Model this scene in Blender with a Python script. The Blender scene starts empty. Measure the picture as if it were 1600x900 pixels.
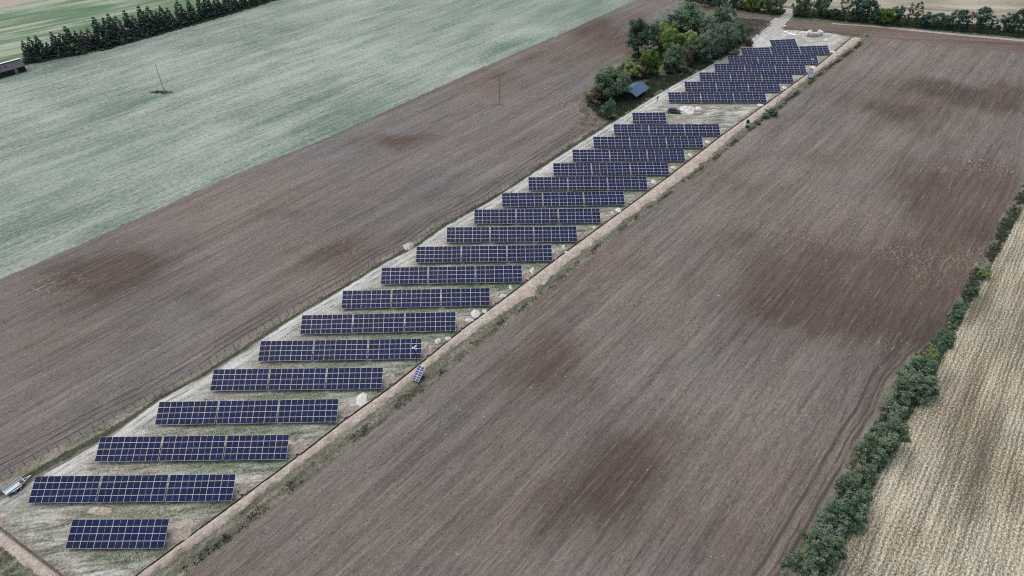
import bpy, bmesh, math, random
import numpy as np
from mathutils import Vector, Matrix, noise as mnoise

random.seed(7)
rng = np.random.default_rng(11)
scene = bpy.context.scene
COL = scene.collection
R = math.radians
# ------------------------------------------------------------------ camera
F = 1050.0
P = math.atan(866.0 / F)
H = 100.0
cam_d = bpy.data.cameras.new('camera')
cam_d.sensor_width = 36.0
cam_d.lens = F / 1600.0 * 36.0
cam_d.clip_start = 1.0
cam_d.clip_end = 20000.0
cam = bpy.data.objects.new('camera', cam_d)
COL.objects.link(cam)
cam.location = (0, 0, H)
cam.rotation_euler = (math.pi / 2 - P, 0, 0)
scene.camera = cam


def un(px, py, z=0.0):
    """survey helper: where a sight line of the drone photo meets height z"""
    u = px - 800.0
    v = py - 450.0
    dx, dy, dz = u, F * math.cos(P) - v * math.sin(P), -F * math.sin(P) - v * math.cos(P)
    t = (z - H) / dz
    return Vector((dx * t, dy * t))


def U(*pts):
    return [un(a, b) for a, b in pts]


def sc_at(py):
    return math.cos(P) * (py + 416.0) / H      # pixels per metre across the view


# ------------------------------------------------------------------ tagging
def tag(o, label=None, cat=None, group=None, kind=None):
    if label: o['label'] = label
    if cat: o['category'] = cat
    if group: o['group'] = group
    if kind: o['kind'] = kind
    return o


def link(name, me, parent=None):
    o = bpy.data.objects.new(name, me)
    COL.objects.link(o)
    if parent: o.parent = parent
    return o


def empty(name, loc=(0, 0, 0), rz=0.0):
    o = bpy.data.objects.new(name, None)
    o.empty_display_size = 0.3
    COL.objects.link(o)
    o.location = loc
    o.rotation_euler = (0, 0, rz)
    return o


class MB:
    def __init__(s):
        s.v = []; s.f = []; s.m = []

    def quad(s, a, b, c, d, m=0):
        n = len(s.v); s.v += [a, b, c, d]; s.f.append((n, n + 1, n + 2, n + 3)); s.m.append(m)

    def hexa(s, p, m=0):
        """p: 8 corners, bottom 4 counter-clockwise then top 4"""
        n = len(s.v); s.v += [tuple(q) for q in p]
        for f in ((3, 2, 1, 0), (4, 5, 6, 7), (0, 1, 5, 4), (1, 2, 6, 5), (2, 3, 7, 6), (3, 0, 4, 7)):
            s.f.append(tuple(n + i for i in f)); s.m.append(m)

    def box(s, cx, cy, cz, sx, sy, sz, m=0, rz=0.0, taper=1.0, tapy=None):
        tapy = taper if tapy is None else tapy
        p = []
        for z, tx, ty in ((-.5, 1, 1), (.5, taper, tapy)):
            for x, y in ((-.5, -.5), (.5, -.5), (.5, .5), (-.5, .5)):
                X, Y = x * sx * tx, y * sy * ty
                c, q = math.cos(rz), math.sin(rz)
                p.append((cx + X * c - Y * q, cy + X * q + Y * c, cz + z * sz))
        s.hexa(p, m)

    def tube(s, a, b, r0, r1=None, n=8, m=0, cap=True):
        r1 = r0 if r1 is None else r1
        a = Vector(a); b = Vector(b); d = (b - a).normalized()
        e = d.orthogonal().normalized(); g = d.cross(e)
        k = len(s.v)
        for c, r in ((a, r0), (b, r1)):
            for i in range(n):
                t = 2 * math.pi * i / n
                s.v.append(tuple(c + e * (r * math.cos(t)) + g * (r * math.sin(t))))
        for i in range(n):
            j = (i + 1) % n
            s.f.append((k + i, k + j, k + n + j, k + n + i)); s.m.append(m)
        if cap:
            s.f.append(tuple(k + i for i in reversed(range(n)))); s.m.append(m)
            s.f.append(tuple(k + n + i for i in range(n))); s.m.append(m)

    def mesh(s, name, mats, smooth=False):
        me = bpy.data.meshes.new(name)
        me.from_pydata(s.v, [], s.f)
        for mm in (mats if isinstance(mats, (list, tuple)) else [mats]):
            me.materials.append(mm)
        if any(s.m):
            me.polygons.foreach_set('material_index', s.m)
        if smooth:
            me.polygons.foreach_set('use_smooth', [True] * len(me.polygons))
        me.update()
        return me

    def build(s, name, mats, parent=None, smooth=False, bevel=0.0, seg=2):
        o = link(name, s.mesh(name, mats, smooth), parent)
        if bevel:
            bm = bmesh.new(); bm.from_mesh(o.data)
            bmesh.ops.remove_doubles(bm, verts=bm.verts, dist=1e-5)
            bmesh.ops.bevel(bm, geom=list(bm.edges), offset=bevel, segments=seg, affect='EDGES', profile=0.5, clamp_overlap=True)
            bm.to_mesh(o.data); bm.free()
        return o


# ------------------------------------------------------------------ materials
class NT:
    def __init__(s, name):
        s.mat = bpy.data.materials.new(name); s.mat.use_nodes = True
        s.t = s.mat.node_tree; s.n = s.t.nodes; s.l = s.t.links
        s.b = s.n['Principled BSDF']
        s.b.inputs['Roughness'].default_value = 0.9
        s.b.inputs['Specular IOR Level'].default_value = 0.25

    def node(s, ty, **kw):
        n = s.n.new(ty)
        for k, v in kw.items(): setattr(n, k, v)
        return n

    def coords(s, angle=0.0, obj=True):
        tc = s.node('ShaderNodeTexCoord')
        mp = s.node('ShaderNodeMapping')
        mp.vector_type = 'POINT'
        mp.inputs['Rotation'].default_value = (0, 0, -angle)
        s.l.new(tc.outputs['Object'], mp.inputs['Vector'])
        return mp.outputs[0]

    def scaled(s, vec, sx, sy, sz=1.0):
        m = s.node('ShaderNodeVectorMath', operation='MULTIPLY')
        s.l.new(vec, m.inputs[0]); m.inputs[1].default_value = (sx, sy, sz)
        return m.outputs[0]

    def noise(s, vec, scale=1.0, detail=3.0, rough=0.55, dist=0.0):
        n = s.node('ShaderNodeTexNoise')
        n.inputs['Scale'].default_value = scale; n.inputs['Detail'].default_value = detail
        n.inputs['Roughness'].default_value = rough; n.inputs['Distortion'].default_value = dist
        s.l.new(vec, n.inputs['Vector'])
        return n.outputs['Fac']

    def voro(s, vec, scale=1.0, out='Distance'):
        n = s.node('ShaderNodeTexVoronoi'); n.inputs['Scale'].default_value = scale
        s.l.new(vec, n.inputs['Vector']); return n.outputs[out]

    def ramp(s, fac, stops):
        n = s.node('ShaderNodeValToRGB'); e = n.color_ramp.elements
        while len(e) < len(stops): e.new(0.5)
        for i, (p, c) in enumerate(stops):
            e[i].position = p
            e[i].color = (c, c, c, 1) if isinstance(c, (int, float)) else (*c, 1)
        s.l.new(fac, n.inputs[0]); return n.outputs[0]

    def attr(s, name):
        n = s.node('ShaderNodeAttribute'); n.attribute_name = name
        return n.outputs['Fac']

    def math(s, op, a, b=0.0, clamp=False):
        n = s.node('ShaderNodeMath', operation=op, use_clamp=clamp)
        for i, x in enumerate((a, b)):
            if isinstance(x, (int, float)): n.inputs[i].default_value = x
            else: s.l.new(x, n.inputs[i])
        return n.outputs[0]

    def mix(s, fac, a, b, mode='MIX'):
        n = s.node('ShaderNodeMix', data_type='RGBA', blend_type=mode)
        for i, x in ((0, fac), (6, a), (7, b)):
            if isinstance(x, (int, float)): n.inputs[i].default_value = x if i == 0 else (x, x, x, 1)
            elif isinstance(x, tuple): n.inputs[i].default_value = (*x, 1)
            else: s.l.new(x, n.inputs[i])
        return n.outputs[2]

    def out(s, col=None, bump=None, dist=0.1, strength=1.0, rough=None):
        if col is not None:
            if isinstance(col, tuple): s.b.inputs['Base Color'].default_value = (*col, 1)
            else: s.l.new(col, s.b.inputs['Base Color'])
        if bump is not None:
            b = s.node('ShaderNodeBump'); b.inputs['Distance'].default_value = dist
            b.inputs['Strength'].default_value = strength
            s.l.new(bump, b.inputs['Height']); s.l.new(b.outputs[0], s.b.inputs['Normal'])
        if rough is not None: s.b.inputs['Roughness'].default_value = rough
        return s.mat


def plain(name, col, rough=0.7, metal=0.0, spec=0.4, var=0.12, scale=3.0):
    """a paint or plain surface with faint weathering"""
    t = NT(name); v = t.coords()
    f = t.noise(v, scale, 4, 0.6)
    c = t.mix(f, tuple(x * (1 - var) for x in col), tuple(min(1, x * (1 + var)) for x in col))
    t.b.inputs['Metallic'].default_value = metal
    t.b.inputs['Specular IOR Level'].default_value = spec
    return t.out(c, rough=rough)


ANG = R(49.3)

# soil of the ploughed fields
def plough_mat(name, light, mid, dark, ang):
    t = NT(name); v = t.coords(ang)
    warp = t.noise(t.scaled(v, .012, .012), 1, 2)
    st = t.noise(t.scaled(v, .05, 1.05), 1, 5, .72)
    st2 = t.noise(t.scaled(v, .22, 2.6), 1, 4, .75)
    st3 = t.noise(t.scaled(v, .012, .2), 1, 3, .6)
    cl = t.noise(t.scaled(v, .7, 1.2), 1.5, 5, .9)
    blot = t.noise(v, .028, 4, .6)
    f = t.math('ADD', t.math('MULTIPLY', st, .58), t.math('MULTIPLY', st2, .50))
    f = t.math('ADD', f, t.math('MULTIPLY', cl, .66))
    f = t.math('ADD', f, t.math('MULTIPLY', blot, .24))
    f = t.math('ADD', f, t.math('MULTIPLY', st3, .30))
    trm = t.noise(t.scaled(v, .003, .42), 1, 2, .5)
    f = t.math('ADD', f, t.math('MULTIPLY', trm, .26))
    f = t.math('SUBTRACT', f, 1.27)
    f = t.math('ADD', t.math('MULTIPLY', f, 2.3), .5, True)
    f = t.math('SUBTRACT', f, t.math('MULTIPLY', t.attr('wheel'), .22), True)
    c = t.ramp(f, [(0.0, dark), (.5, mid), (1.0, light)])
    tint = t.ramp(t.noise(v, .02, 3, .6), [(.35, (.95, 1.0, 1.05)), (.65, (1.06, .99, .94))])
    c = t.mix(1.0, c, tint, 'MULTIPLY')
    # damp, redder subsoil patches and pale sandy scatter, edges broken up along the furrows
    edge = t.math('ADD', t.math('MULTIPLY', t.noise(t.scaled(v, .035, .16), 1, 5, .75), 2.8), -.12)
    moist = t.math('MULTIPLY', t.attr('moist'), edge, True)
    c = t.mix(moist, c, t.mix(f, (.040, .031, .026), (.105, .083, .072)))
    red = t.math('MULTIPLY', t.attr('red'), edge, True)
    c = t.mix(t.math('MULTIPLY', red, .8), c, t.mix(f, (.056, .040, .033), (.150, .113, .095)))
    ls = t.ramp(t.noise(t.scaled(v, .07, 1.5), 1, 5, .75), [(.56, 0.0), (.70, .55)])
    c = t.mix(ls, c, (.27, .24, .215))
    sp = t.ramp(t.noise(t.scaled(v, .45, 1.3), 1.3, 4, .7), [(.52, 0.0), (.64, 1.0)])
    pale = t.math('MULTIPLY', t.math('MULTIPLY', t.attr('pale'), sp), .85, True)
    c = t.mix(pale, c, (.33, .275, .225))
    # small stones and stubble bits
    sto = t.ramp(t.voro(v, .75), [(.05, 1.0), (.1, 0.0)])
    rnd = t.ramp(t.noise(v, .4, 2), [(.5, 0.0), (.62, .55)])
    c = t.mix(t.math('MULTIPLY', sto, rnd), c, (.40, .37, .33))
    bh = t.math('ADD', t.math('MULTIPLY', st2, 1.0), t.math('MULTIPLY', cl, 1.1))
    return t.out(c, bh, .22, .8)


M = {}
M['plough_r'] = plough_mat('ploughed_soil', (.218, .198, .184), (.139, .126, .116), (.064, .058, .054), R(49.6))
M['plough_l'] = plough_mat('ploughed_soil_west', (.206, .193, .184), (.137, .128, .122), (.068, .064, .061), R(50.0))
M['headland'] = plough_mat('headland_soil', (.20, .172, .158), (.138, .114, .103), (.08, .064, .058), R(-8))


def green_field_mat():
    t = NT('sprouting_crop'); v = t.coords(R(49.5))
    st = t.noise(t.scaled(v, .06, .8), 1, 4, .7)
    st2 = t.noise(t.scaled(v, .02, .14), 1, 3, .6)
    cl = t.noise(t.scaled(v, .6, 1.1), 1.05, 6, .92)
    bl = t.noise(v, .02, 4, .6)
    f = t.math('ADD', t.math('MULTIPLY', cl, .80), t.math('MULTIPLY', st, .3))
    f = t.math('ADD', f, t.math('MULTIPLY', bl, .22))
    f = t.math('ADD', f, t.math('MULTIPLY', st2, .25))
    f = t.math('ADD', t.math('MULTIPLY', t.math('SUBTRACT', f, .765), 5.4), .5, True)
    trm = t.noise(t.scaled(v, .004, .55), 1, 3, .6)
    f = t.math('ADD', f, t.math('MULTIPLY', t.math('SUBTRACT', trm, .5), .5), True)
    soil = t.ramp(st2, [(.35, (.235, .268, .26)), (.65, (.285, .316, .307))])
    soil = t.mix(t.ramp(bl, [(.4, 0.0), (.65, .6)]), soil, (.31, .38, .33))
    leaf = t.ramp(bl, [(.3, (.058, .118, .082)), (.7, (.085, .140, .105))])
    c = t.mix(f, leaf, soil)
    gr = t.math('MULTIPLY', t.attr('green'), t.math('ADD', t.math('MULTIPLY', st, .9), .3), True)
    c = t.mix(t.math('MULTIPLY', gr, .75), c, t.mix(cl, (.075, .135, .095), (.20, .275, .225)))
    return t.out(c, cl, .12, .7)


M['crop'] = green_field_mat()


def far_green_mat():
    t = NT('far_meadow'); v = t.coords(R(40))
    st = t.noise(t.scaled(v, .025, .35), 1, 4, .6)
    cl = t.noise(v, .9, 4, .7)
    bl = t.noise(t.scaled(v, .015, .05), 1, 4, .6)
    f = t.math('ADD', t.math('MULTIPLY', st, .4), t.math('MULTIPLY', cl, .2))
    f = t.math('ADD', f, t.math('MULTIPLY', bl, .55))
    c = t.ramp(f, [(.46, (.048, .115, .058)), (.56, (.10, .165, .10)), (.64, (.22, .275, .21)), (.76, (.36, .375, .32))])
    return t.out(c, cl, .1, .5)


M['far_meadow'] = far_green_mat()


def pasture_mat():
    t = NT('dry_pasture'); v = t.coords(R(-6))
    st = t.noise(t.scaled(v, .02, .16), 1, 4, .65)
    cl = t.noise(v, .8, 4, .7)
    bl = t.noise(v, .02, 4, .6)
    f = t.math('ADD', t.math('MULTIPLY', st, .45), t.math('MULTIPLY', cl, .25))
    f = t.math('ADD', f, t.math('MULTIPLY', bl, .3))
    c = t.ramp(f, [(.40, (.11, .12, .085)), (.5, (.24, .23, .185)), (.58, (.36, .335, .28))])
    g = t.ramp(t.noise(t.scaled(v, .01, .05), 1, 3), [(.55, 0.0), (.68, .7)])
    c = t.mix(g, c, (.17, .24, .16))
    return t.out(c, cl, .12, .6)


M['pasture'] = pasture_mat()


def stubble_mat():
    t = NT('straw_stubble'); v = t.coords(R(50.5))
    st = t.noise(t.scaled(v, .05, 1.15), 1, 3, .6)
    st2 = t.noise(t.scaled(v, .02, .25), 1, 3, .6)
    sp = t.noise(t.scaled(v, .8, 1.3), 2.7, 4, .85)
    bl = t.noise(t.scaled(v, .03, .07), 1, 4, .6)
    f = t.math('ADD', t.math('MULTIPLY', sp, 1.15), t.math('MULTIPLY', st, .30))
    f = t.math('ADD', f, t.math('MULTIPLY', bl, .42))
    f = t.math('ADD', f, t.math('MULTIPLY', st2, .22))
    wv = t.node('ShaderNodeTexWave', wave_type='BANDS', bands_direction='Y')
    wv.inputs['Scale'].default_value = .42; wv.inputs['Distortion'].default_value = 3.5; wv.inputs['Detail'].default_value = 2; wv.inputs['Detail Scale'].default_value = .6
    t.l.new(v, wv.inputs['Vector'])
    f = t.math('ADD', f, t.math('MULTIPLY', t.math('SUBTRACT', wv.outputs['Fac'], .5), .075))
    f = t.math('SUBTRACT', f, t.math('MULTIPLY', t.attr('moist'), .045))
    f = t.math('ADD', t.math('MULTIPLY', t.math('SUBTRACT', f, 1.055), 3.1), .5, True)
    c = t.ramp(f, [(0.0, (.085, .075, .058)), (.35, (.170, .160, .125)), (.62, (.34, .318, .24)), (1.0, (.57, .545, .45))])
    o = t.ramp(t.noise(v, .05, 3), [(.5, 0.0), (.7, .5)])
    c = t.mix(o, c, t.mix(1.0, c, (.98, .86, .66), 'MULTIPLY'))
    gg = t.math('MULTIPLY', t.attr('green'), t.ramp(sp, [(.35, 1.0), (.6, .2)]), True)
    c = t.mix(gg, c, (.10, .12, .06))
    bh = t.math('ADD', sp, t.math('MULTIPLY', st, .8))
    return t.out(c, bh, .22, .8)


M['stubble'] = stubble_mat()


def site_mat():
    t = NT('worn_site_ground'); v = t.coords(ANG)
    v0 = t.coords(0.15)
    tr = t.noise(t.scaled(v, .04, .9), 1, 4, .65, .4)
    tx = t.noise(t.scaled(v0, .16, 1.0), 1, 4, .65, .8)
    cl = t.noise(v, 2.3, 5, .85)
    bl = t.noise(v, .16, 4, .6)
    w = t.attr('track')
    cs = t.ramp(t.math('ADD', t.math('MULTIPLY', cl, .6), t.math('MULTIPLY', tx, .4)), [(.41, 0.0), (.59, 1.0)])
    f = t.mix(w, tx, tr)
    f = t.math('ADD', t.math('MULTIPLY', f, .75), t.math('MULTIPLY', cl, .55))
    f = t.math('ADD', f, t.math('MULTIPLY', bl, .40))
    f = t.math('ADD', t.math('MULTIPLY', t.math('SUBTRACT', f, .85), 3.7), .5)
    f = t.math('ADD', f, t.math('MULTIPLY', w, .26), True)
    c = t.ramp(f, [(0.0, (.075, .078, .064)), (.34, (.175, .182, .16)), (.62, (.305, .322, .298)), (1.0, (.48, .505, .485))])
    c = t.mix(w, c, t.ramp(f, [(0.0, (.16, .165, .16)), (.45, (.31, .33, .325)), (1.0, (.47, .49, .487))]))
    lip = t.math('MULTIPLY', t.attr('lip'), t.math('ADD', t.math('MULTIPLY', t.noise(v, .8, 4, .7), 1.6), .1), True)
    c = t.mix(lip, c, t.mix(cs, (.085, .08, .072), (.29, .28, .26)))
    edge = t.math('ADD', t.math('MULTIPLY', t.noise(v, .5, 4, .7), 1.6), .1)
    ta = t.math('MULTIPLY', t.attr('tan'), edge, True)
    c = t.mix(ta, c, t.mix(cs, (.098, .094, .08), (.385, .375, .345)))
    gfac = t.math('MULTIPLY', t.attr('green'), t.math('ADD', t.math('MULTIPLY', t.noise(v0, .75, 5, .8), 3.4), -.62), True)
    c = t.mix(t.math('MULTIPLY', gfac, .95), c, t.mix(cs, (.042, .078, .042), (.21, .265, .185)))
    return t.out(c, t.math('ADD', cl, t.math('MULTIPLY', tr, .6)), .2, .8)


M['site'] = site_mat()


def grass_ground(name, a, b, c_, ang=ANG):
    t = NT(name); v = t.coords(ang)
    st = t.noise(t.scaled(v, .12, .6), 1, 4, .65)
    cl = t.noise(v, 1.6, 5, .75)
    f = t.math('ADD', t.math('MULTIPLY', st, .5), t.math('MULTIPLY', cl, .5))
    col = t.ramp(f, [(.36, a), (.5, b), (.64, c_)])
    return t.out(col, cl, .25, .9)


M['verge'] = grass_ground('verge_ground', (.050, .056, .042), (.115, .122, .094), (.25, .245, .205))
M['verge_pale'] = grass_ground('dry_verge_ground', (.05, .055, .04), (.16, .155, .125), (.30, .285, .24))
M['meadow'] = grass_ground('meadow_ground', (.045, .066, .042), (.10, .128, .08), (.19, .20, .145))
M['ditch'] = grass_ground('ditch_ground', (.022, .03, .022), (.05, .062, .045), (.10, .108, .082))
M['scrub'] = grass_ground('scrub_ground', (.045, .05, .04), (.10, .10, .085), (.21, .195, .175))


def sand_mat(name, lo, mid, hi, blot):
    t = NT(name); v = t.coords(ANG)
    cl = t.noise(v, 1.5, 5, .72)
    fi = t.noise(v, 5.0, 3, .7)
    bl = t.noise(t.scaled(v, .55, .55), 1, 3, .6)
    f = t.math('ADD', t.math('MULTIPLY', cl, .6), t.math('MULTIPLY', fi, .4))
    c = t.ramp(f, [(.36, lo), (.5, mid), (.64, hi)])
    c = t.mix(t.ramp(bl, [(.46, 0.0), (.62, .75)]), c, t.mix(fi, tuple(x * .75 for x in blot), tuple(x * 1.2 for x in blot)))
    return t.out(c, t.math('ADD', cl, t.math('MULTIPLY', fi, .4)), .3, .9)


M['spoil'] = sand_mat('spoil_sand', (.25, .226, .20), (.39, .358, .32), (.53, .508, .47), (.345, .28, .228))
M['mound'] = sand_mat('heap_soil', (.22, .195, .17), (.36, .325, .295), (.50, .465, .43), (.31, .255, .215))
M['white_sand'] = sand_mat('white_sand', (.42, .43, .42), (.54, .55, .54), (.64, .65, .635), (.52, .525, .51))
M['pale_sand'] = sand_mat('pale_sand', (.36, .355, .335), (.52, .515, .495), (.65, .645, .625), (.42, .385, .345))
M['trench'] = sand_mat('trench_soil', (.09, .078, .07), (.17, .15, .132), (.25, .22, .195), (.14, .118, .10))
M['gravel'] = sand_mat('pale_track_gravel', (.25, .26, .255), (.36, .375, .37), (.46, .47, .465), (.28, .28, .272))

# solar glass: dark blue cells behind glossy glass, each module a little different
t = NT('solar_cells')
oi = t.node('ShaderNodeObjectInfo')
v = t.coords()
brick = t.node('ShaderNodeTexBrick', offset=0.0)
brick.inputs['Color1'].default_value = (1, 1, 1, 1); brick.inputs['Color2'].default_value = (.86, .86, .9, 1)
brick.inputs['Mortar'].default_value = (1.6, 1.6, 1.6, 1)
brick.inputs['Scale'].default_value = 1.0
brick.inputs['Mortar Size'].default_value = .006
brick.inputs['Brick Width'].default_value = .178
brick.inputs['Row Height'].default_value = .178
t.l.new(v, brick.inputs['Vector'])
c = t.ramp(oi.outputs['Random'], [(0.0, (.0030, .0100, .045)), (.45, (.0034, .0125, .057)), (.8, (.0044, .0150, .066)), (1.0, (.010, .0125, .042))])
c = t.mix(1.0, c, brick.outputs['Color'], 'MULTIPLY')
t.b.inputs['Specular IOR Level'].default_value = .10
M['cells'] = t.out(c, rough=.16)
M['alu'] = plain('module_frame_aluminium', (.48, .475, .47), .45, 0.25, .5, .06)
M['steel'] = plain('galvanised_steel', (.36, .37, .37), .5, .5, .5, .12)
M['wood_pole'] = plain('weathered_pole_wood', (.12, .112, .10), .9, 0, .2, .25)
M['pale_pole'] = plain('pale_pole_concrete', (.30, .30, .28), .85, 0, .2, .15)
M['fence_wood'] = plain('dark_fence_wood', (.07, .062, .055), .9, 0, .2, .3)
M['wire'] = plain('dark_wire', (.05, .05, .05), .6)
M['white'] = plain('white_paint', (.62, .64, .65), .45, 0, .5, .06)
M['bluewhite'] = plain('pale_blue_white_boards', (.42, .49, .53), .5, 0, .5, .10)
M['greyblue'] = plain('grey_blue_boards', (.20, .27, .33), .5, 0, .5, .10)
M['rubber'] = plain('black_rubber', (.018, .018, .018), .85)
M['rim'] = plain('wheel_rim', (.35, .36, .37), .4, .6)
M['darkpaint'] = plain('dark_blue_car_paint', (.022, .036, .066), .22, .2, .6, .05)
M['glass'] = plain('dark_window_glass', (.01, .013, .016), .06, 0, .7, .02)
M['lamp_w'] = plain('headlight_lens', (.6, .62, .64), .15, 0, .6)
M['lamp_r'] = plain('tail_light_lens', (.25, .015, .012), .2, 0, .6)
M['green_p'] = plain('bright_green_paint', (.03, .36, .16), .4, 0, .5, .08)
M['blackp'] = plain('black_paint', (.018, .019, .02), .5)
M['beige'] = plain('beige_cabinet', (.55, .52, .44), .5, 0, .4, .06)
M['yellow'] = plain('yellow_plastic', (.62, .55, .12), .5)
M['brown_box'] = plain('brown_tool_box', (.09, .05, .04), .7)
M['pallet'] = plain('pallet_wood', (.42, .31, .20), .9, 0, .2, .2)
M['carton'] = plain('pale_carton', (.55, .46, .36), .85, 0, .2, .12)
M['wrap'] = plain('white_film_wrap', (.70, .72, .74), .3, 0, .5, .1)
M['blue_tarp'] = plain('pale_blue_film', (.28, .42, .58), .35, 0, .5, .15)
M['bark'] = plain('tree_bark', (.085, .07, .058), .95, 0, .15, .3)
M['birch'] = plain('pale_birch_bark', (.42, .42, .39), .85, 0, .2, .25)
M['skin'] = plain('skin', (.42, .27, .20), .6)
M['cloth_d'] = plain('dark_clothing', (.02, .022, .025), .9, 0, .2, .2)
M['cloth_g'] = plain('grey_trousers', (.045, .05, .06), .9, 0, .2, .2)
M['hair'] = plain('dark_hair', (.02, .015, .012), .7)
M['brick'] = plain('dark_brown_boards', (.055, .042, .042), .9, 0, .2, .25)
M['metal_roof'] = None
t = NT('blue_grey_metal_roof'); v = t.coords()
wv = t.node('ShaderNodeTexWave', wave_type='BANDS', bands_direction='X'); wv.inputs['Scale'].default_value = 1.6
t.l.new(v, wv.inputs['Vector'])
c = t.mix(t.noise(v, 1.2, 4), (.055, .105, .185), (.085, .145, .235))
t.b.inputs['Specular IOR Level'].default_value = .2
M['metal_roof'] = t.out(c, wv.outputs['Fac'], .03, .5, .45)
t = NT('dark_barn_roof'); v = t.coords()
c = t.mix(t.noise(t.scaled(v, .5, 3), 1.5, 4), (.05, .05, .06), (.12, .115, .135))
M['barn_roof'] = t.out(c, t.noise(v, 6, 3), .05, .6, .75)


def leaf_mat(name, dark, light, cs=.35):
    t = NT(name); v = t.coords()
    oi = t.node('ShaderNodeObjectInfo')
    f = t.math('ADD', t.math('MULTIPLY', t.noise(v, cs, 3, .6), .7), t.math('MULTIPLY', t.noise(v, 2.2, 2, .6), .5))
    f = t.math('ADD', t.math('MULTIPLY', t.math('SUBTRACT', f, .6), 2.4), .5)
    f = t.math('ADD', f, t.math('MULTIPLY', t.math('SUBTRACT', oi.outputs['Random'], .5), .35), True)
    c = t.mix(f, dark, light)
    mat = t.out(c, rough=.75)
    tr = t.node('ShaderNodeBsdfTranslucent'); t.l.new(c, tr.inputs['Color'])
    mx = t.node('ShaderNodeMixShader'); mx.inputs[0].default_value = .45
    t.l.new(t.b.outputs[0], mx.inputs[1]); t.l.new(tr.outputs[0], mx.inputs[2])
    t.l.new(mx.outputs[0], t.n['Material Output'].inputs['Surface'])
    return mat


LEAF = {
    'dark': leaf_mat('dark_green_leaves', (0.080, 0.146, 0.100), (0.273, 0.409, 0.273)),
    'deep': leaf_mat('deep_green_leaves', (0.058, 0.108, 0.076), (0.184, 0.289, 0.198)),
    'grey': leaf_mat('grey_green_leaves', (0.125, 0.182, 0.139), (0.347, 0.430, 0.347)),
    'silver': leaf_mat('silver_leaves', (0.206, 0.242, 0.230), (0.484, 0.520, 0.508)),
    'olive': leaf_mat('olive_leaves', (0.133, 0.209, 0.091), (0.436, 0.546, 0.234)),
    'bright': leaf_mat('bright_green_leaves', (0.067, 0.143, 0.033), (0.219, 0.351, 0.094)),
    'yellow': leaf_mat('yellow_green_leaves', (0.140, 0.174, 0.048), (0.383, 0.409, 0.140)),
    'brown': leaf_mat('brown_dry_leaves', (0.134, 0.112, 0.082), (0.332, 0.270, 0.208)),
    'pinkish': leaf_mat('pale_dry_twigs', (0.179, 0.152, 0.117), (0.373, 0.324, 0.269)),
    'spruce': leaf_mat('spruce_needles', (0.053, 0.093, 0.076), (0.168, 0.243, 0.193)),
    'spruce_grey': leaf_mat('greyish_spruce_needles', (0.077, 0.099, 0.082), (0.273, 0.305, 0.260)),
    'pine': leaf_mat('blue_green_pine_needles', (0.040, 0.098, 0.082), (0.145, 0.255, 0.202)),
    'pine_brown': leaf_mat('brownish_pine_needles', (0.095, 0.101, 0.074), (0.263, 0.252, 0.189)),
    'willow': leaf_mat('hedge_leaves', (0.073, 0.131, 0.081), (0.285, 0.382, 0.260)),
    'grass': leaf_mat('verge_grass_blades', (0.065, 0.070, 0.050), (0.215, 0.215, 0.165), .25),
    'grass_deep': leaf_mat('deep_green_grass_blades', (0.046, 0.067, 0.046), (0.138, 0.168, 0.110), .25),
    'grass_bright': leaf_mat('lush_green_grass_blades', (0.045, 0.150, 0.045), (0.135, 0.300, 0.105), .25),
    'verge_dull': leaf_mat('dull_verge_weeds', (.042, .052, .040), (.125, .138, .105), .25),
    'straw': leaf_mat('straw_blades', (0.176, 0.165, 0.121), (0.396, 0.369, 0.286), .3),
    'heather': leaf_mat('grey_brown_weeds', (0.095, 0.090, 0.078), (0.293, 0.267, 0.241), .3),
}

# ------------------------------------------------------------------ ground sheets
SURVEY = dict()


def jitter(pts, step=1.2, amp=.2, closed=True, seed=0):
    out = []
    n = len(pts)
    for i in range(n if closed else n - 1):
        a, b = pts[i], pts[(i + 1) % n]
        d = (b - a).length
        k = max(1, min(400, int(d / step)))
        nr = Vector((-(b - a).y, (b - a).x)) / max(d, 1e-6)
        for j in range(k):
            p = a.lerp(b, j / k)
            if j: p = p + nr * amp * (mnoise.noise(Vector((p.x * .35, p.y * .35, seed))) + .7 * mnoise.noise(Vector((p.x * 1.1, p.y * 1.1, seed + 5))))
            out.append(p)
    if not closed: out.append(pts[-1])
    return out


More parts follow.
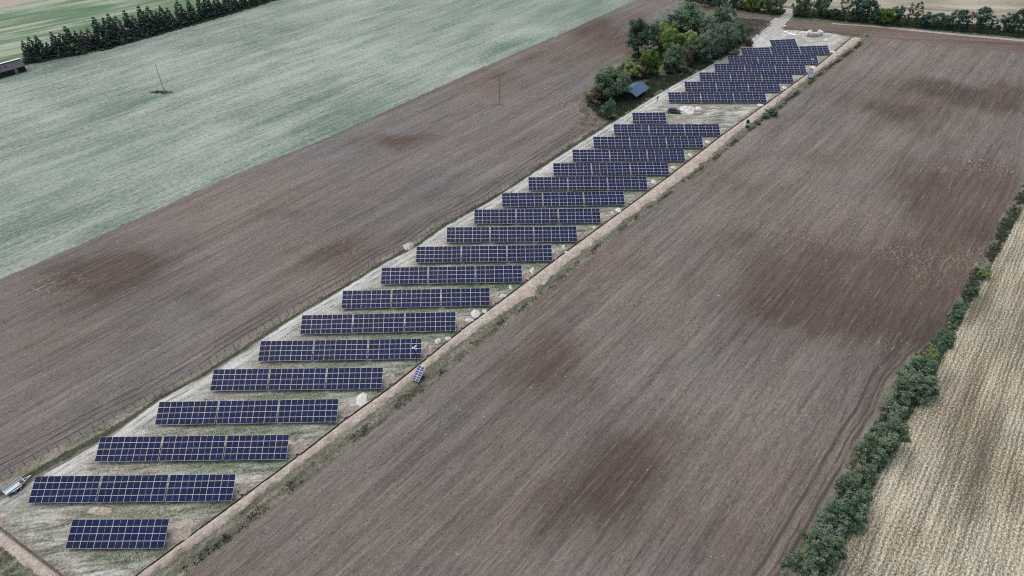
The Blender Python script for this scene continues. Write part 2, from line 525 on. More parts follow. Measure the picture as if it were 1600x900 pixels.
def sheet(name, pts, z, mat, cell=None, attrs=None, kind='structure', hole=None, ang=0.0):
    pts = [p for i, p in enumerate(pts) if (p - pts[i - 1]).length > 1e-3]
    bm = bmesh.new()
    vs = [bm.verts.new((p.x, p.y, z)) for p in pts]
    es = [bm.edges.new((vs[i], vs[(i + 1) % len(vs)])) for i in range(len(vs))]
    if hole:
        hv = [bm.verts.new((p.x, p.y, z)) for p in hole]
        es += [bm.edges.new((hv[i], hv[(i + 1) % len(hv)])) for i in range(len(hv))]
    bmesh.ops.triangle_fill(bm, use_beauty=True, use_dissolve=False, edges=es, normal=(0, 0, 1))
    if cell:
        xs = [p.x * math.cos(ang) + p.y * math.sin(ang) for p in pts]
        ys = [-p.x * math.sin(ang) + p.y * math.cos(ang) for p in pts]
        for lo, hi, nx, ny in ((min(xs), max(xs), math.cos(ang), math.sin(ang)), (min(ys), max(ys), -math.sin(ang), math.cos(ang))):
            k = lo + cell * .5
            while k < hi:
                bmesh.ops.bisect_plane(bm, geom=bm.verts[:] + bm.edges[:] + bm.faces[:], dist=1e-5,
                                       plane_co=(nx * k, ny * k, 0), plane_no=(nx, ny, 0))
                k += cell
    for f in bm.faces:
        f.normal_update()
        if f.normal.z < 0: f.normal_flip()
    me = bpy.data.meshes.new(name)
    bm.to_mesh(me); bm.free()
    me.materials.append(mat)
    if attrs:
        for an, fn in attrs.items():
            a = me.attributes.new(an, 'FLOAT', 'POINT')
            a.data.foreach_set('value', [fn(v.co.x, v.co.y) for v in me.vertices])
    o = link(name, me)
    o['kind'] = kind
    return o


def blobs(spec, warp=1.0):
    """soil patches: (px, py, half width px, half height px, strength) surveyed to ground ellipses along the view axes"""
    g = []
    for px, py, rx, ry, s in spec:
        c = un(px, py); w = rx / sc_at(py)
        d = (un(px, py - ry) - un(px, py + ry)).length / 2
        g.append((c.x, c.y, w, d, s))

    def fn(x, y):
        t = 0.0
        wx = 9 * mnoise.noise(Vector((x * .045, y * .045, 3))) + 4 * mnoise.noise(Vector((x * .13, y * .13, 5)))
        wy = 9 * mnoise.noise(Vector((x * .045, y * .045, 13))) + 4 * mnoise.noise(Vector((x * .13, y * .13, 15)))
        x += wx * warp; y += wy * warp
        for cx, cy, w, d, s in g:
            q = ((x - cx) / w) ** 2 + ((y - cy) / d) ** 2
            if q < 6: t += s * math.exp(-q * .9)
        return min(1.0, t)
    return fn


def seg_dist(x, y, pl):
    best = 1e9
    for i in range(len(pl) - 1):
        ax, ay = pl[i].x, pl[i].y; bx, by = pl[i + 1].x, pl[i + 1].y
        dx, dy = bx - ax, by - ay
        t = max(0, min(1, ((x - ax) * dx + (y - ay) * dy) / (dx * dx + dy * dy + 1e-9)))
        best = min(best, math.hypot(x - ax - t * dx, y - ay - t * dy))
    return best


# boundary lines (surveyed)
L_green = U((-260, 555), (0, 437), (167, 363), (350, 280), (500, 220), (600, 175), (750, 107), (900, 43), (985, 4), (1060, -30))
L_fence = U((-170, 835), (0, 748), (153, 665), (231, 626), (309, 580), (380, 533), (469, 480), (535, 444), (597, 403), (640, 383), (687, 347), (760, 311), (853, 247), (920, 204), (938, 187))
L_grove = U((938, 187), (915, 165), (912, 148), (940, 115), (985, 84), (1010, 62), (1040, 40), (1062, 14), (1060, 0), (1062, -20), (1064, -30))
L_siteW = U((-130, 850), (0, 783), (71, 740), (178, 680), (249, 626), (318, 590), (380, 551), (447, 506), (520, 462), (600, 412), (655, 384), (700, 352), (765, 316), (860, 254), (935, 206), (985, 175), (1020, 153), (1062, 128), (1100, 108), (1140, 80), (1165, 62), (1190, 42), (1212, 28))
L_verge = U((20, 1080), (180, 975), (291, 896), (400, 815), (497, 736), (567, 685), (660, 613), (700, 581), (762, 528), (840, 468), (900, 420), (968, 364), (1029, 318), (1067, 287), (1122, 247), (1189, 193), (1220, 170), (1282, 120), (1350, 68), (1358, 57))
L_hedgeL = U((1090, 1080), (1225, 900), (1297, 773), (1339, 693), (1369, 647), (1390, 596), (1428, 554), (1462, 528), (1478, 506.6), (1498, 464), (1513, 425), (1540.5, 394), (1564, 339), (1600, 279), (1700, 150))
L_hedgeR = U((1170, 1080), (1293, 896), (1339, 816), (1382, 731), (1415, 664), (1453, 600), (1487, 533), (1513, 479), (1544, 425), (1568, 382), (1600, 324), (1740, 150))
# trench
T_c = U((-90, 757), (0, 826), (96, 900), (150, 942), (213, 900), (299, 836), (386, 772), (473, 708), (545, 652), (612, 604), (678, 551), (727, 511), (779, 473), (820, 442), (868, 405.5), (904, 379), (979, 324), (1048, 273), (1131, 209), (1200, 160), (1262, 115), (1330, 59))


def offset(pl, d):
    out = []
    for i, p in enumerate(pl):
        a = pl[max(0, i - 1)]; b = pl[min(len(pl) - 1, i + 1)]
        t0 = (p - a).normalized() if i else (b - p).normalized()
        t1 = (b - p).normalized() if i < len(pl) - 1 else t0
        n = Vector((-(t0 + t1).y, (t0 + t1).x)).normalized()
        k = 1 / max(.5, n.dot(Vector((-t0.y, t0.x))))
        out.append(p + n * d * k)
    return out


def resample(pl, n):
    ds = [0.0]
    for i in range(1, len(pl)): ds.append(ds[-1] + (pl[i] - pl[i - 1]).length)
    out = []; j = 0
    for k in range(n):
        s = ds[-1] * k / (n - 1)
        while j < len(ds) - 2 and ds[j + 1] < s: j += 1
        t = (s - ds[j]) / max(1e-6, ds[j + 1] - ds[j])
        out.append(pl[j].lerp(pl[j + 1], t))
    return out, ds[-1]


TW = .22
lipL = offset(T_c, TW)
lipR = offset(T_c, -TW)
lipLj = jitter(lipL, 1.0, .07, False, 3)
lipRj = jitter(lipR, 1.0, .09, False, 9)

# ------------------------------------------------------------------ rows of tables
ROWS = [(101.3, 857.3, 256, 856.6, 7), (43.7, 786.2, 362, 782.7, 3), (147.6, 721.5, 447.2, 717.9, 3), (241.8, 663.9, 525.9, 659.2, 3),
        (328, 610.7, 596.5, 607.5, 3), (402.9, 564.4, 657.8, 560.4, 3), (468.9, 522.2, 711.8, 516.8, 3), (533.3, 482.2, 765.5, 477.5, 3),
        (594.9, 444.4, 816.1, 440.5, 3), (649.7, 410.4, 863, 407.3, 3), (697.6, 378.7, 902.1, 377.3, 3), (740.9, 349.8, 938.7, 348, 3),
        (784.8, 323.2, 976.5, 320, 3), (825.9, 297.3, 1012, 296, 3), (865, 274.7, 1045.9, 272.8, 3), (895.2, 252.5, 1070.7, 251.5, 3),
        (928, 231.5, 1099.2, 230.7, 3), (960, 211.5, 1125.9, 211.2, 3), (989.3, 192.7, 1041.8, 192.4, 1),
        (1045.6, 159.6, 1198.2, 159.6, 3), (1071, 142.4, 1220, 143, 3), (1094.4, 127.4, 1240, 128.2, 3), (1117.6, 113.2, 1260.4, 114.4, 3),
        (1139.2, 100.6, 1279.2, 99.2, 3), (1160.8, 88, 1297.4, 84, 3), (1204.8, 75.5, 1249, 73, 1)]
Z0 = .70
TILT = R(25.5)
MW, MH, MG = 2.20, 1.085, .022          # module width, height, gap
ROWW = []
for a, b, c_, d, k in ROWS:
    ROWW.append((un(a, b, Z0), un(c_, d, Z0), k))

# ------------------------------------------------------------------ trench notches
iy = min(range(len(lipLj)), key=lambda i: lipLj[i].y)


def lip_at_y(y):
    for i in range(iy, len(lipLj) - 1):
        if lipLj[i].y <= y < lipLj[i + 1].y:
            t = (y - lipLj[i].y) / (lipLj[i + 1].y - lipLj[i].y)
            return i, lipLj[i].lerp(lipLj[i + 1], t)
    return None, None


notches = []
JUNC = []
for i, (A, B, k) in enumerate(ROWW):
    if i in (18, 25): continue
    st = B + Vector((.1, 2.3))
    i0, _ = lip_at_y(st.y - .9 if i else st.y - .2)
    if i0 is None: continue
    yj = st.y - .9 if i else st.y - .2
    ia, pa = lip_at_y(yj - .22); ib, pb = lip_at_y(yj + .22)
    if ia is None or ib is None: continue
    mid = st.lerp((pa + pb) / 2, .55) + Vector((0, .18))
    JUNC.append((st, (pa + pb) / 2))
    w = .17
    loop = [pa, mid + Vector((0, -w)), st + Vector((0, -w)), st + Vector((0, w)), mid + Vector((0, w)), pb]
    notches.append((ia, ib, loop))
combL = []
skip_to = -1
nd = {n[0]: n for n in notches}
i = 0
while i < len(lipLj):
    combL.append(lipLj[i])
    if i in nd:
        combL += nd[i][2]
        i = nd[i][1] + 1
    else:
        i += 1
hole = combL + list(reversed(lipRj))

# dropped trench: floor and walls of dark soil
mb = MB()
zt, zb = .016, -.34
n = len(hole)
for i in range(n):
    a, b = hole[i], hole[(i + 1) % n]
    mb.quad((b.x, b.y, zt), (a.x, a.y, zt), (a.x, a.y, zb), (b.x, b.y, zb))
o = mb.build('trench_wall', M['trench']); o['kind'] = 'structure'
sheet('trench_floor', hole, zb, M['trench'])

BIG = 6000.0
sheet('ground', [Vector((-BIG, -BIG)), Vector((BIG, -BIG)), Vector((BIG, BIG)), Vector((-BIG, BIG))], 0.0, M['meadow'], hole=hole)

# crop field on the left
L_con = U((-260, 185), (-60, 128), (36, 101), (165, 76), (275, 47), (412, 6), (470, -14), (560, -40))
crop_green = blobs([(850, 20, 160, 25, .5), (930, 15, 60, 20, .6), (650, 60, 120, 15, .3), (100, 270, 90, 18, .45), (240, 235, 70, 14, .4), (40, 320, 50, 14, .5), (600, 170, 120, 20, .3), (330, 100, 60, 14, .35), (250, 143, 18, 4, .9), (480, 20, 90, 14, .35), (560, 160, 40, 8, .4), (160, 345, 90, 12, .25)], .6)
sheet('crop_field', jitter(list(L_green), 1.5, .7, False, 1) + list(reversed(L_con)), .004, M['crop'], 5.0, {'green': crop_green}, ang=ANG)
# meadow beyond the spruces and the bare field in the far corner
L_pink = U((-300, 80), (0, 13), (40, 4), (75, -5), (140, -25))
sheet('far_meadow_field', list(L_con) + U((900, -60), (140, -25), (75, -5), (40, 4), (0, 13), (-300, 80)), .004, M['far_meadow'])
t = NT('far_bare_field'); v = t.coords(R(45))
c = t.mix(t.noise(t.scaled(v, .03, .5), 1, 4), (.25, .21, .19), (.36, .31, .285))
M['pinkfield'] = t.out(c)
sheet('far_bare_field', list(L_pink) + U((100, -120), (-500, -60)), .004, M['pinkfield'])

# ploughed field on the left of the solar site
wheel_lines = [offset(L_fence, d) for d in (1.6, 3.1, 4.0, 5.6)]


def wheel_l(x, y):
    return max(0.0, 1 - min(seg_dist(x, y, w) for w in wheel_lines) / .55) if seg_dist(x, y, L_fence) < 7 else 0.0


moist_l = blobs([(170, 430, 110, 36, .5), (640, 220, 60, 16, .3), (540, 395, 90, 26, .25), (950, 50, 70, 26, .35), (175, 425, 70, 22, .7), (130, 450, 60, 20, .45), (230, 405, 50, 14, .45), (630, 220, 38, 11, .65), (590, 228, 40, 10, .25), (430, 335, 45, 14, .35), (545, 395, 50, 16, .35), (870, 90, 70, 18, .3), (790, 120, 40, 12, .4), (960, 50, 60, 18, .55), (700, 300, 60, 15, .15), (300, 480, 60, 14, .25), (60, 560, 60, 20, .12)])
red_l = blobs([(640, 222, 26, 8, .5), (500, 385, 70, 14, .35), (860, 85, 50, 10, .5), (950, 70, 60, 20, .45), (780, 130, 40, 10, .35), (990, 22, 30, 10, .6), (560, 410, 50, 12, .4), (890, 160, 40, 12, .35), (180, 415, 60, 20, .25)])
pale_l = blobs([(70, 462, 60, 8, .9), (120, 440, 50, 8, .6), (850, 78, 40, 7, .7), (640, 230, 30, 4, .8), (480, 380, 60, 12, .5), (560, 395, 40, 10, .5), (905, 175, 30, 20, 1.0), (880, 150, 50, 14, .5), (760, 270, 60, 12, .3), (330, 330, 60, 14, .25), (990, 95, 20, 8, 1.0)])
sheet('ploughed_field_west', jitter(list(reversed(L_green)), 1.2, .55, False, 2) + jitter(L_fence, 1.2, .25, False, 4) + list(L_grove), .008, M['plough_l'], 2.4,
      {'moist': moist_l, 'red': red_l, 'pale': pale_l, 'wheel': wheel_l}, ang=R(50))

# ditch bank between the left field and the site
sheet('ditch_bank', jitter(L_fence, 1.1, .25, False, 4) + list(reversed(U((-130, 850), (0, 783), (71, 740), (178, 680), (249, 626), (318, 590), (380, 551), (447, 506), (520, 462), (600, 412), (655, 384), (700, 352), (765, 316), (860, 254), (935, 206), (960, 190)))), .006, M['verge_pale'], kind='structure')
def between(a, b, s0, s1, n=220):
    A = resample(a, n)[0]; B = resample(b, n)[0]
    return [p.lerp(q, s0 + .06 * mnoise.noise(Vector((i * .31, 0, 1)))) for i, (p, q) in enumerate(zip(A, B))], [p.lerp(q, s1 + .10 * mnoise.noise(Vector((i * .37, 5, 1)))) for i, (p, q) in enumerate(zip(A, B))]


da, db = between(L_fence[1:], L_siteW[1:16], .50, .84)
sheet('ditch', da + list(reversed(db)), .010, M['ditch'])
# meadow strip round the grove
scr = sheet('scrub_ground', list(L_grove) + U((1240, -20), (1215, 25), (1190, 44), (1140, 84), (1100, 111), (1062, 131), (1020, 156), (960, 192), (938, 187)), .005, M['meadow'])
scr2 = sheet('weedy_patch_ground', U((1128, 52), (1150, 28), (1195, 32), (1205, 36), (1178, 60), (1150, 82), (1130, 80)), .009, M['scrub'])
sheet('far_bare_path', U((1055, -4), (1090, 12), (1130, 22), (1170, 26), (1212, 33), (1218, 27), (1180, 21), (1140, 15), (1110, 4), (1080, -12)), .010, M['headland'])

# solar site
siteE = combL
def row_frame(x, y, i):
    A, B, k = ROWW[i]
    d = (B - A); L = d.length; d = d / L
    q = Vector((x, y)) - A
    return q.dot(d) / L, q.dot(Vector((-d.y, d.x))), L


gr_seed = [(random.uniform(.45, .9), random.uniform(.35, 1.0)) for _ in ROWS]


def site_green(x, y):
    t = 0.0
    for i in range(len(ROWW)):
        A, B, k = ROWW[i]
        if abs(y - A.y) > 9: continue
        u, v_, L = row_frame(x, y, i)
        c, s = gr_seed[i]
        far = 1.0 if i < 18 else .25
        lo = .8 * math.exp(-((u - c) / .28) ** 2 - ((v_ + 1.2) / 1.3) ** 2) * s
        lo += .75 * math.exp(-((u - 1.03) / .10) ** 2 - ((v_ + 1.0) / 1.6) ** 2)
        lo += .42 * math.exp(-((u - .6) / .45) ** 2 - ((v_ + 1.0) / 1.9) ** 2)
        t += lo * far
    if -100 < x < -60 and y < 70:
        t += .35 * max(0, mnoise.noise(Vector((x * .25, y * .3, 1))) + .2)
    return min(1.0, t)


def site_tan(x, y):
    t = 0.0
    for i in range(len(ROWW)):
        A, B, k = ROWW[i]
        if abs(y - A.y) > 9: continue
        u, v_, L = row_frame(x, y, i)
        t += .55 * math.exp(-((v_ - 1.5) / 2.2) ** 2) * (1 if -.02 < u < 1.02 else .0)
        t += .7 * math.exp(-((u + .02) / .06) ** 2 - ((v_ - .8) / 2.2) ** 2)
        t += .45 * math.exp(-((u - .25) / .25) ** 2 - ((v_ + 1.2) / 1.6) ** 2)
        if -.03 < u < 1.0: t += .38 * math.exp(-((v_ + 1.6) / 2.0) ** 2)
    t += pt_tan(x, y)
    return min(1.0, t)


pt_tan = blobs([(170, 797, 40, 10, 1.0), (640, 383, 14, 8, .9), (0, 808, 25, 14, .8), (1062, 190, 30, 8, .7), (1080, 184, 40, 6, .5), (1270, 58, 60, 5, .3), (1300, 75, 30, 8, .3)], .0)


def site_track(x, y):
    d = seg_dist(x, y, L_siteW)
    w = max(0.0, min(1.0, 1.25 - d / 5.5))
    q = un(1150, 90)
    if y > 215: w = max(w, min(1.0, (y - 215) / 20) * max(0.0, min(1.0, 1.5 - d / 11)))
    if y > 272: w = max(w, .55)
    return w


T_near = T_c[:1] + T_c[1:]


def site_lip(x, y):
    return max(0.0, min(1.0, 2.1 - seg_dist(x, y, T_near) / .8))


siteTop = U((1335, 60), (1300, 52), (1262, 49), (1235, 47), (1222, 46), (1219, 38), (1226, 28), (1212, 28))
site_poly = [p for p in siteE] + siteTop[1:-1] + list(reversed(jitter(L_siteW, 1.2, .3, False, 8)))
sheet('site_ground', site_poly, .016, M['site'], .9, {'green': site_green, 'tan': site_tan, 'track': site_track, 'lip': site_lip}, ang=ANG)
# pale access track leading off to the lane behind
sheet('access_track', jitter(U((1191, 50), (1207, 36), (1222, 24), (1230, 17), (1200, 16.5), (1150, 11), (1150, 8), (1230, 13), (1300, 20), (1300, 23), (1244, 19), (1238, 26), (1226, 38), (1224, 47), (1205, 56)), .9, .25, True, 6), .020, M['gravel'])

# verge on the right of the trench
verge_poly = list(lipRj) + U((1345, 58), (1358, 57)) + list(reversed(jitter(L_verge, 1.2, .3, False, 13)))
sheet('verge_ground', verge_poly + U((-140, 880), (-100, 775)), .012, M['verge'])

# spoil ridges
SP_R = U((140, 975), (236, 899), (300, 856), (377, 797), (444, 744), (540, 675), (593, 637), (640, 598), (700, 548), (736, 524), (775, 496), (828, 463), (888, 409), (992, 332), (1032, 305), (1100, 253), (1144, 213), (1191, 180), (1250, 132), (1290, 102), (1326, 76), (1347, 60))
SP_L = U((150, 945), (213, 901), (299, 837), (386, 773), (473, 709), (545, 653), (612, 605), (678, 552), (727, 512), (779, 474), (820, 443), (868, 406.5), (904, 380), (979, 325), (1048, 274), (1131, 210), (1200, 161), (1262, 116), (1330, 60))
SP2_L = U((-90, 759), (0, 828), (96, 902), (148, 942)); SP2_R = U((-90, 782), (0, 852), (58, 900), (120, 952))


def ridge(name, a, b, hgt, mat, ztop=0.016, na=9):
    L = resample(a, 3)[1]
    n = int(L / .55)
    A = resample(a, n)[0]; B = resample(b, n)[0]
    mb = MB()
    for i in range(n):
        p, q = A[i], B[i]
        wob = .28 * mnoise.noise(Vector((i * .21, 3.1, 0))) + .22 * mnoise.noise(Vector((i * .7, 8.1, 0)))
        for j in range(na):
            s = j / (na - 1)
            r = p.lerp(q + (q - p) * wob, .02 + s * .98)
            prof = math.sin(math.pi * min(1, s ** .8)) ** .8 if 0 < s < 1 else 0
            nz = mnoise.noise(Vector((r.x * .9, r.y * .9, 2))) * .5 + mnoise.noise(Vector((r.x * .35, r.y * .35, 7))) * .6 + mnoise.noise(Vector((r.x * 2.3, r.y * 2.3, 7))) * .3
            z = ztop + .006 + prof * hgt * max(.12, .75 + nz)
            mb.v.append((r.x, r.y, z if j not in (0, na - 1) else ztop - .01))
    for i in range(n - 1):
        for j in range(na - 1):
            k = i * na + j
            mb.f.append((k, k + 1, k + na + 1, k + na)); mb.m.append(0)
    o = mb.build(name, mat, smooth=True)
    o.data.flip_normals() if o.data.polygons[0].normal.z < 0 else None
    tag(o, kind='structure')
    return o


ridge('spoil_bank', SP_L, SP_R, .55, M['spoil'], .012)
ridge('spoil_bank', SP2_L, SP2_R, .55, M['spoil'], .012)
# low bank of crumbs on the inner side of the trench
innA = offset(U((213, 900), (299, 836), (386, 772), (473, 708), (545, 652), (612, 604), (678, 551), (727, 511), (779, 473), (820, 442)), .42)

# ploughed field on the right
moist_r = blobs([(1400, 490, 170, 70, .7), (1530, 400, 90, 110, .5), (870, 580, 90, 70, .34), (960, 750, 130, 60, .34), (1440, 160, 140, 26, .25), (1200, 455, 90, 40, .3), (1330, 480, 110, 60, .75), (1430, 400, 110, 50, .5), (1500, 330, 70, 50, .5), (1450, 520, 60, 30, .45), (1580, 300, 40, 50, .5),
                 (1415, 182, 45, 22, .7), (1470, 135, 55, 12, .75), (1560, 148, 45, 16, .7), (1520, 160, 40, 12, .3), (870, 570, 55, 50, .5), (820, 600, 50, 30, .35),
                 (860, 530, 40, 24, .3), (960, 745, 80, 45, .65), (900, 790, 70, 40, .4), (760, 640, 60, 30, .2), (1110, 270, 40, 26, .25), (1250, 235, 40, 14, .3),
                 (1060, 430, 60, 24, .2), (1180, 400, 60, 30, .25), (1010, 690, 50, 25, .35), (1220, 470, 60, 30, .45), (740, 810, 60, 30, .2), (1150, 870, 80, 30, .3), (1480, 270, 80, 20, .25)])
red_r = blobs([(1490, 410, 70, 36, .75), (1540, 300, 50, 40, .7), (1400, 450, 60, 40, .4), (1230, 465, 70, 40, .3), (1330, 430, 60, 40, .25), (1500, 350, 80, 50, .5), (1560, 330, 50, 60, .5), (1460, 450, 50, 40, .45), (1290, 400, 60, 30, .25), (860, 540, 50, 30, .35), (1000, 700, 60, 30, .25), (1190, 430, 50, 30, .3), (1130, 800, 80, 40, .35), (700, 690, 60, 30, .15), (1560, 260, 40, 14, .5)])
pale_r = blobs([(1150, 215, 45, 14, .9), (1190, 190, 40, 10, .8), (1120, 240, 40, 12, .8), (1070, 260, 40, 14, .6), (1530, 245, 30, 8, 1.0), (1560, 262, 40, 8, .9), (1470, 270, 40, 10, .7), (1320, 330, 60, 24, .5), (1410, 385, 50, 12, .7), (1510, 400, 30, 8, 1.0), (1450, 420, 40, 14, .6), (1200, 360, 60, 20, .4), (1290, 380, 60, 20, .4), (560, 760, 120, 50, .25), (980, 480, 100, 40, .35), (1010, 620, 120, 60, .25), (1180, 650, 100, 60, .35), (1400, 560, 30, 14, .6), (1240, 620, 60, 30, .3), (1380, 100, 60, 14, .35), (1170, 760, 60, 40, .3), (1400, 650, 16, 12, .4)])
wl2 = [offset(L_hedgeL[:9], d) for d in (.9, 2.6)]
wl3 = [offset(L_verge, -d) for d in (1.2,)]


def wheel_r(x, y):
    w = 0.0
    if y < 150:
        w = max(0.0, 1.5 - min(seg_dist(x, y, q) for q in wl2) / .55)
    for q in wl3:
        w = max(w, .6 * max(0.0, 1 - seg_dist(x, y, q) / .5))
    return min(1.0, w)


L_headLow = U((1358, 57), (1420, 64), (1482, 72), (1600, 84), (1720, 100))
sheet('ploughed_field_east', jitter(L_verge, 1.2, .3, False, 13) + list(L_headLow[1:]) + list(reversed(jitter(L_hedgeL, 1.2, .35, False, 15)))[1:], .008, M['plough_r'], 2.6,
      {'moist': moist_r, 'red': red_r, 'pale': pale_r, 'wheel': wheel_r}, ang=R(49.6))
hl_red = blobs([(1370, 48, 60, 4, .5), (1540, 65, 60, 4, .7), (1460, 58, 60, 4, .4), (1300, 42, 50, 3, .4)])
hl_m = blobs([(1590, 72, 50, 6, .5), (1320, 46, 60, 4, .3)])
headland = sheet('headland_strip', U((1219, 45), (1226, 36), (1236, 33), (1280, 36), (1330, 39), (1364, 41), (1442, 49), (1600, 64), (1760, 84), (1760, 104), (1600, 84), (1482, 72), (1420, 64), (1358, 57), (1345, 57), (1300, 52), (1262, 49), (1235, 47)), .013, M['headland'], 3.5, {'red': hl_red, 'moist': hl_m})
t = NT('pale_track_edge'); v = t.coords()
M['paleedge'] = t.out(t.mix(t.noise(v, .5, 4), (.24, .225, .20), (.42, .40, .37)))
sheet('field_edge_path', jitter(U((1300, 36), (1364, 40), (1442, 47.5), (1520, 55), (1600, 62), (1760, 82), (1760, 85), (1600, 65), (1520, 57.5), (1442, 50), (1364, 42), (1300, 37.5)), 1.5, .3, True, 3), .017, M['paleedge'])
sheet('dry_pasture_field', U((1000, -60), (1040, -40), (1150, 2), (1230, 9), (1300, 17), (1420, 29), (1506, 39), (1600, 49), (1900, 84), (2100, 40), (1700, -80)), .004, M['pasture'])
sheet('tree_row_ground', U((1240, 28), (1300, 33), (1364, 40), (1442, 47), (1600, 62), (1760, 82), (1900, 90), (1900, 80), (1600, 47), (1506, 37), (1420, 27), (1300, 16), (1238, 10)), .010, M['meadow'])
# hedge strip and stubble on the right
sheet('hedge_strip_ground', jitter(L_hedgeL, 1.2, .35, False, 15) + list(reversed(jitter(L_hedgeR, 1.2, .3, False, 17))), .012, M['verge'])
stub_m = blobs([(1560, 560, 60, 30, .6), (1480, 650, 80, 30, .5), (1545, 735, 60, 40, .7), (1590, 790, 40, 30, .5), (1500, 800, 60, 20, .3), (1540, 480, 20, 30, .4), (1420, 750, 40, 20, .3), (1580, 430, 20, 20, .5), (1590, 520, 30, 24, .5)])
stub_g = blobs([(1557, 468, 12, 22, .8), (1545, 495, 10, 16, .6), (1575, 410, 8, 14, .5)])
sheet('stubble_field', jitter(L_hedgeR, 1.2, .3, False, 17) + U((2100, 150), (2100, 1080)), .008, M['stubble'], 3.0, {'moist': stub_m, 'green': stub_g}, ang=R(50))

# ------------------------------------------------------------------ solar tables
ORD = ['first', 'second', 'third', 'fourth', 'fifth', 'sixth', 'seventh', 'eighth', 'ninth', 'tenth', 'eleventh', 'twelfth', 'thirteenth',
       'fourteenth', 'fifteenth', 'sixteenth', 'seventeenth', 'eighteenth', 'nineteenth', 'twentieth', 'twenty-first', 'twenty-second',
       'twenty-third', 'twenty-fourth', 'twenty-fifth', 'twenty-sixth', 'twenty-seventh', 'twenty-eighth', 'twenty-ninth', 'thirtieth']


def module_mesh():
    mb = MB()
    fw, th = .029, .035
    w, h = MW, MH
    # frame: four bars round the laminate
    mb.box(0, -h / 2 + fw / 2, 0, w, fw, th, 0); mb.box(0, h / 2 - fw / 2, 0, w, fw, th, 0)
    mb.box(-w / 2 + fw / 2, 0, 0, fw, h - 2 * fw, th, 0); mb.box(w / 2 - fw / 2, 0, 0, fw, h - 2 * fw, th, 0)
    # centre strip between the half cells
    mb.box(0, 0, th / 2 - .008, .022, h - 2 * fw, .006, 0)
    hw = (w - 2 * fw - .022) / 2
    for s in (-1, 1):
        mb.box(s * (.011 + hw / 2), 0, th / 2 - .010, hw, h - 2 * fw, .006, 1)
    mb.box(0, 0, th / 2 - .018, w - 2 * fw, h - 2 * fw, .004, 0)
    return mb.mesh('solar_panel', [M['alu'], M['cells']])


MODULE = module_mesh()
LEG_F = MB(); LEG_F.box(0, 0, .36, .10, .07, .72); LEG_F = LEG_F.mesh('front_leg', M['steel'])
LEG_B = MB(); LEG_B.box(0, 0, 1.1, .10, .07, 2.2); LEG_B = LEG_B.mesh('rear_leg', M['steel'])
_purl = {}


def purlin_mesh(w):
    k = round(w, 2)
    if k not in _purl:
        mb = MB(); mb.box(0, 0, 0, w + .10, .07, .10); _purl[k] = mb.mesh('purlin', M['steel'])
    return _purl[k]


BR_L = 4 * MH + 3 * MG
BRACE = MB(); BRACE.box(0, 0, 0, .07, BR_L * .9, .09); BRACE = BRACE.mesh('rafter', M['steel'])


def table(cols, front_mid, yaw, label):
    """front_mid: ground position under the middle of the lower edge"""
    root = empty('solar_table', (front_mid.x, front_mid.y, .016), yaw)
    tag(root, label, 'solar table', 'solar tables in rows on the worn site')
    tw = cols * MW + (cols - 1) * MG
    ct, stt = math.cos(TILT), math.sin(TILT)
    z0 = Z0 - .016
    for r in range(4):
        s = MH / 2 + r * (MH + MG)
        for c in range(cols):
            o = link('solar_panel', MODULE, root)
            o.location = (-tw / 2 + MW / 2 + c * (MW + MG), s * ct, z0 + s * stt)
            jx = random.gauss(0, .0012); jz = random.gauss(0, .0012)
            o.rotation_euler = (TILT + jx, jz, 0)
    for s in (.55, 1.65, 2.75, 3.85):
        o = link('purlin', purlin_mesh(tw), root)
        o.location = (0, s * ct + .075 * stt, z0 + s * stt - .075 * ct); o.rotation_euler = (TILT, 0, 0)
    nleg = 3 if cols == 5 else 4
    for i in range(nleg):
        x = -tw / 2 + .9 + (tw - 1.8) * i / (nleg - 1)
        o = link('rafter', BRACE, root); s = BR_L / 2
        o.location = (x, s * ct + .172 * stt, z0 + s * stt - .172 * ct); o.rotation_euler = (TILT, 0, 0)
        for s, me, hh in ((.75, LEG_F, .72), (3.4, LEG_B, 2.2)):
            o = link('leg', me, root)
            top = z0 + s * stt - .21
            o.location = (x, s * ct, -.05); o.scale = (1, 1, (top + .08) / hh)
    return root


NROW = len(ROWS)
for i, (A, B, k) in enumerate(ROWW):
    d = (B - A); W = d.length; d = d / W
    yaw = math.atan2(d.y, d.x)
    if k == 7:
        table(7, (A + B) / 2, yaw, 'seven-column solar table standing alone in the row nearest the viewer')
    elif k == 1:
        lab = ('short single solar table just in front of the dark blue car' if i == 18 else 'short single solar table farthest away, before the pallets')
        table(5, (A + B) / 2, yaw, lab)
    else:
        tw = 5 * MW + 4 * MG
        for j, side in ((0, 'left-hand'), (1, 'middle'), (2, 'right-hand')):
            s = tw / 2 + (W - tw) * j / 2
            if i <= 17:
                where = 'in the %s row of three counting from the nearest' % ORD[i - 1]
            else:
                where = 'in the %s row behind the open sandy gap with the car' % ORD[i - 19]
            lab = '%s solar table %s' % (side, where)
            if i == 5 and j == 2: lab = 'solar table with the white camera mast standing before its right corner'
            kx = (W - .56) / (3 * tw)
            s = tw * kx / 2 + (W - tw * kx) * j / 2
            table(5, A + d * s, yaw, lab).scale.x = kx

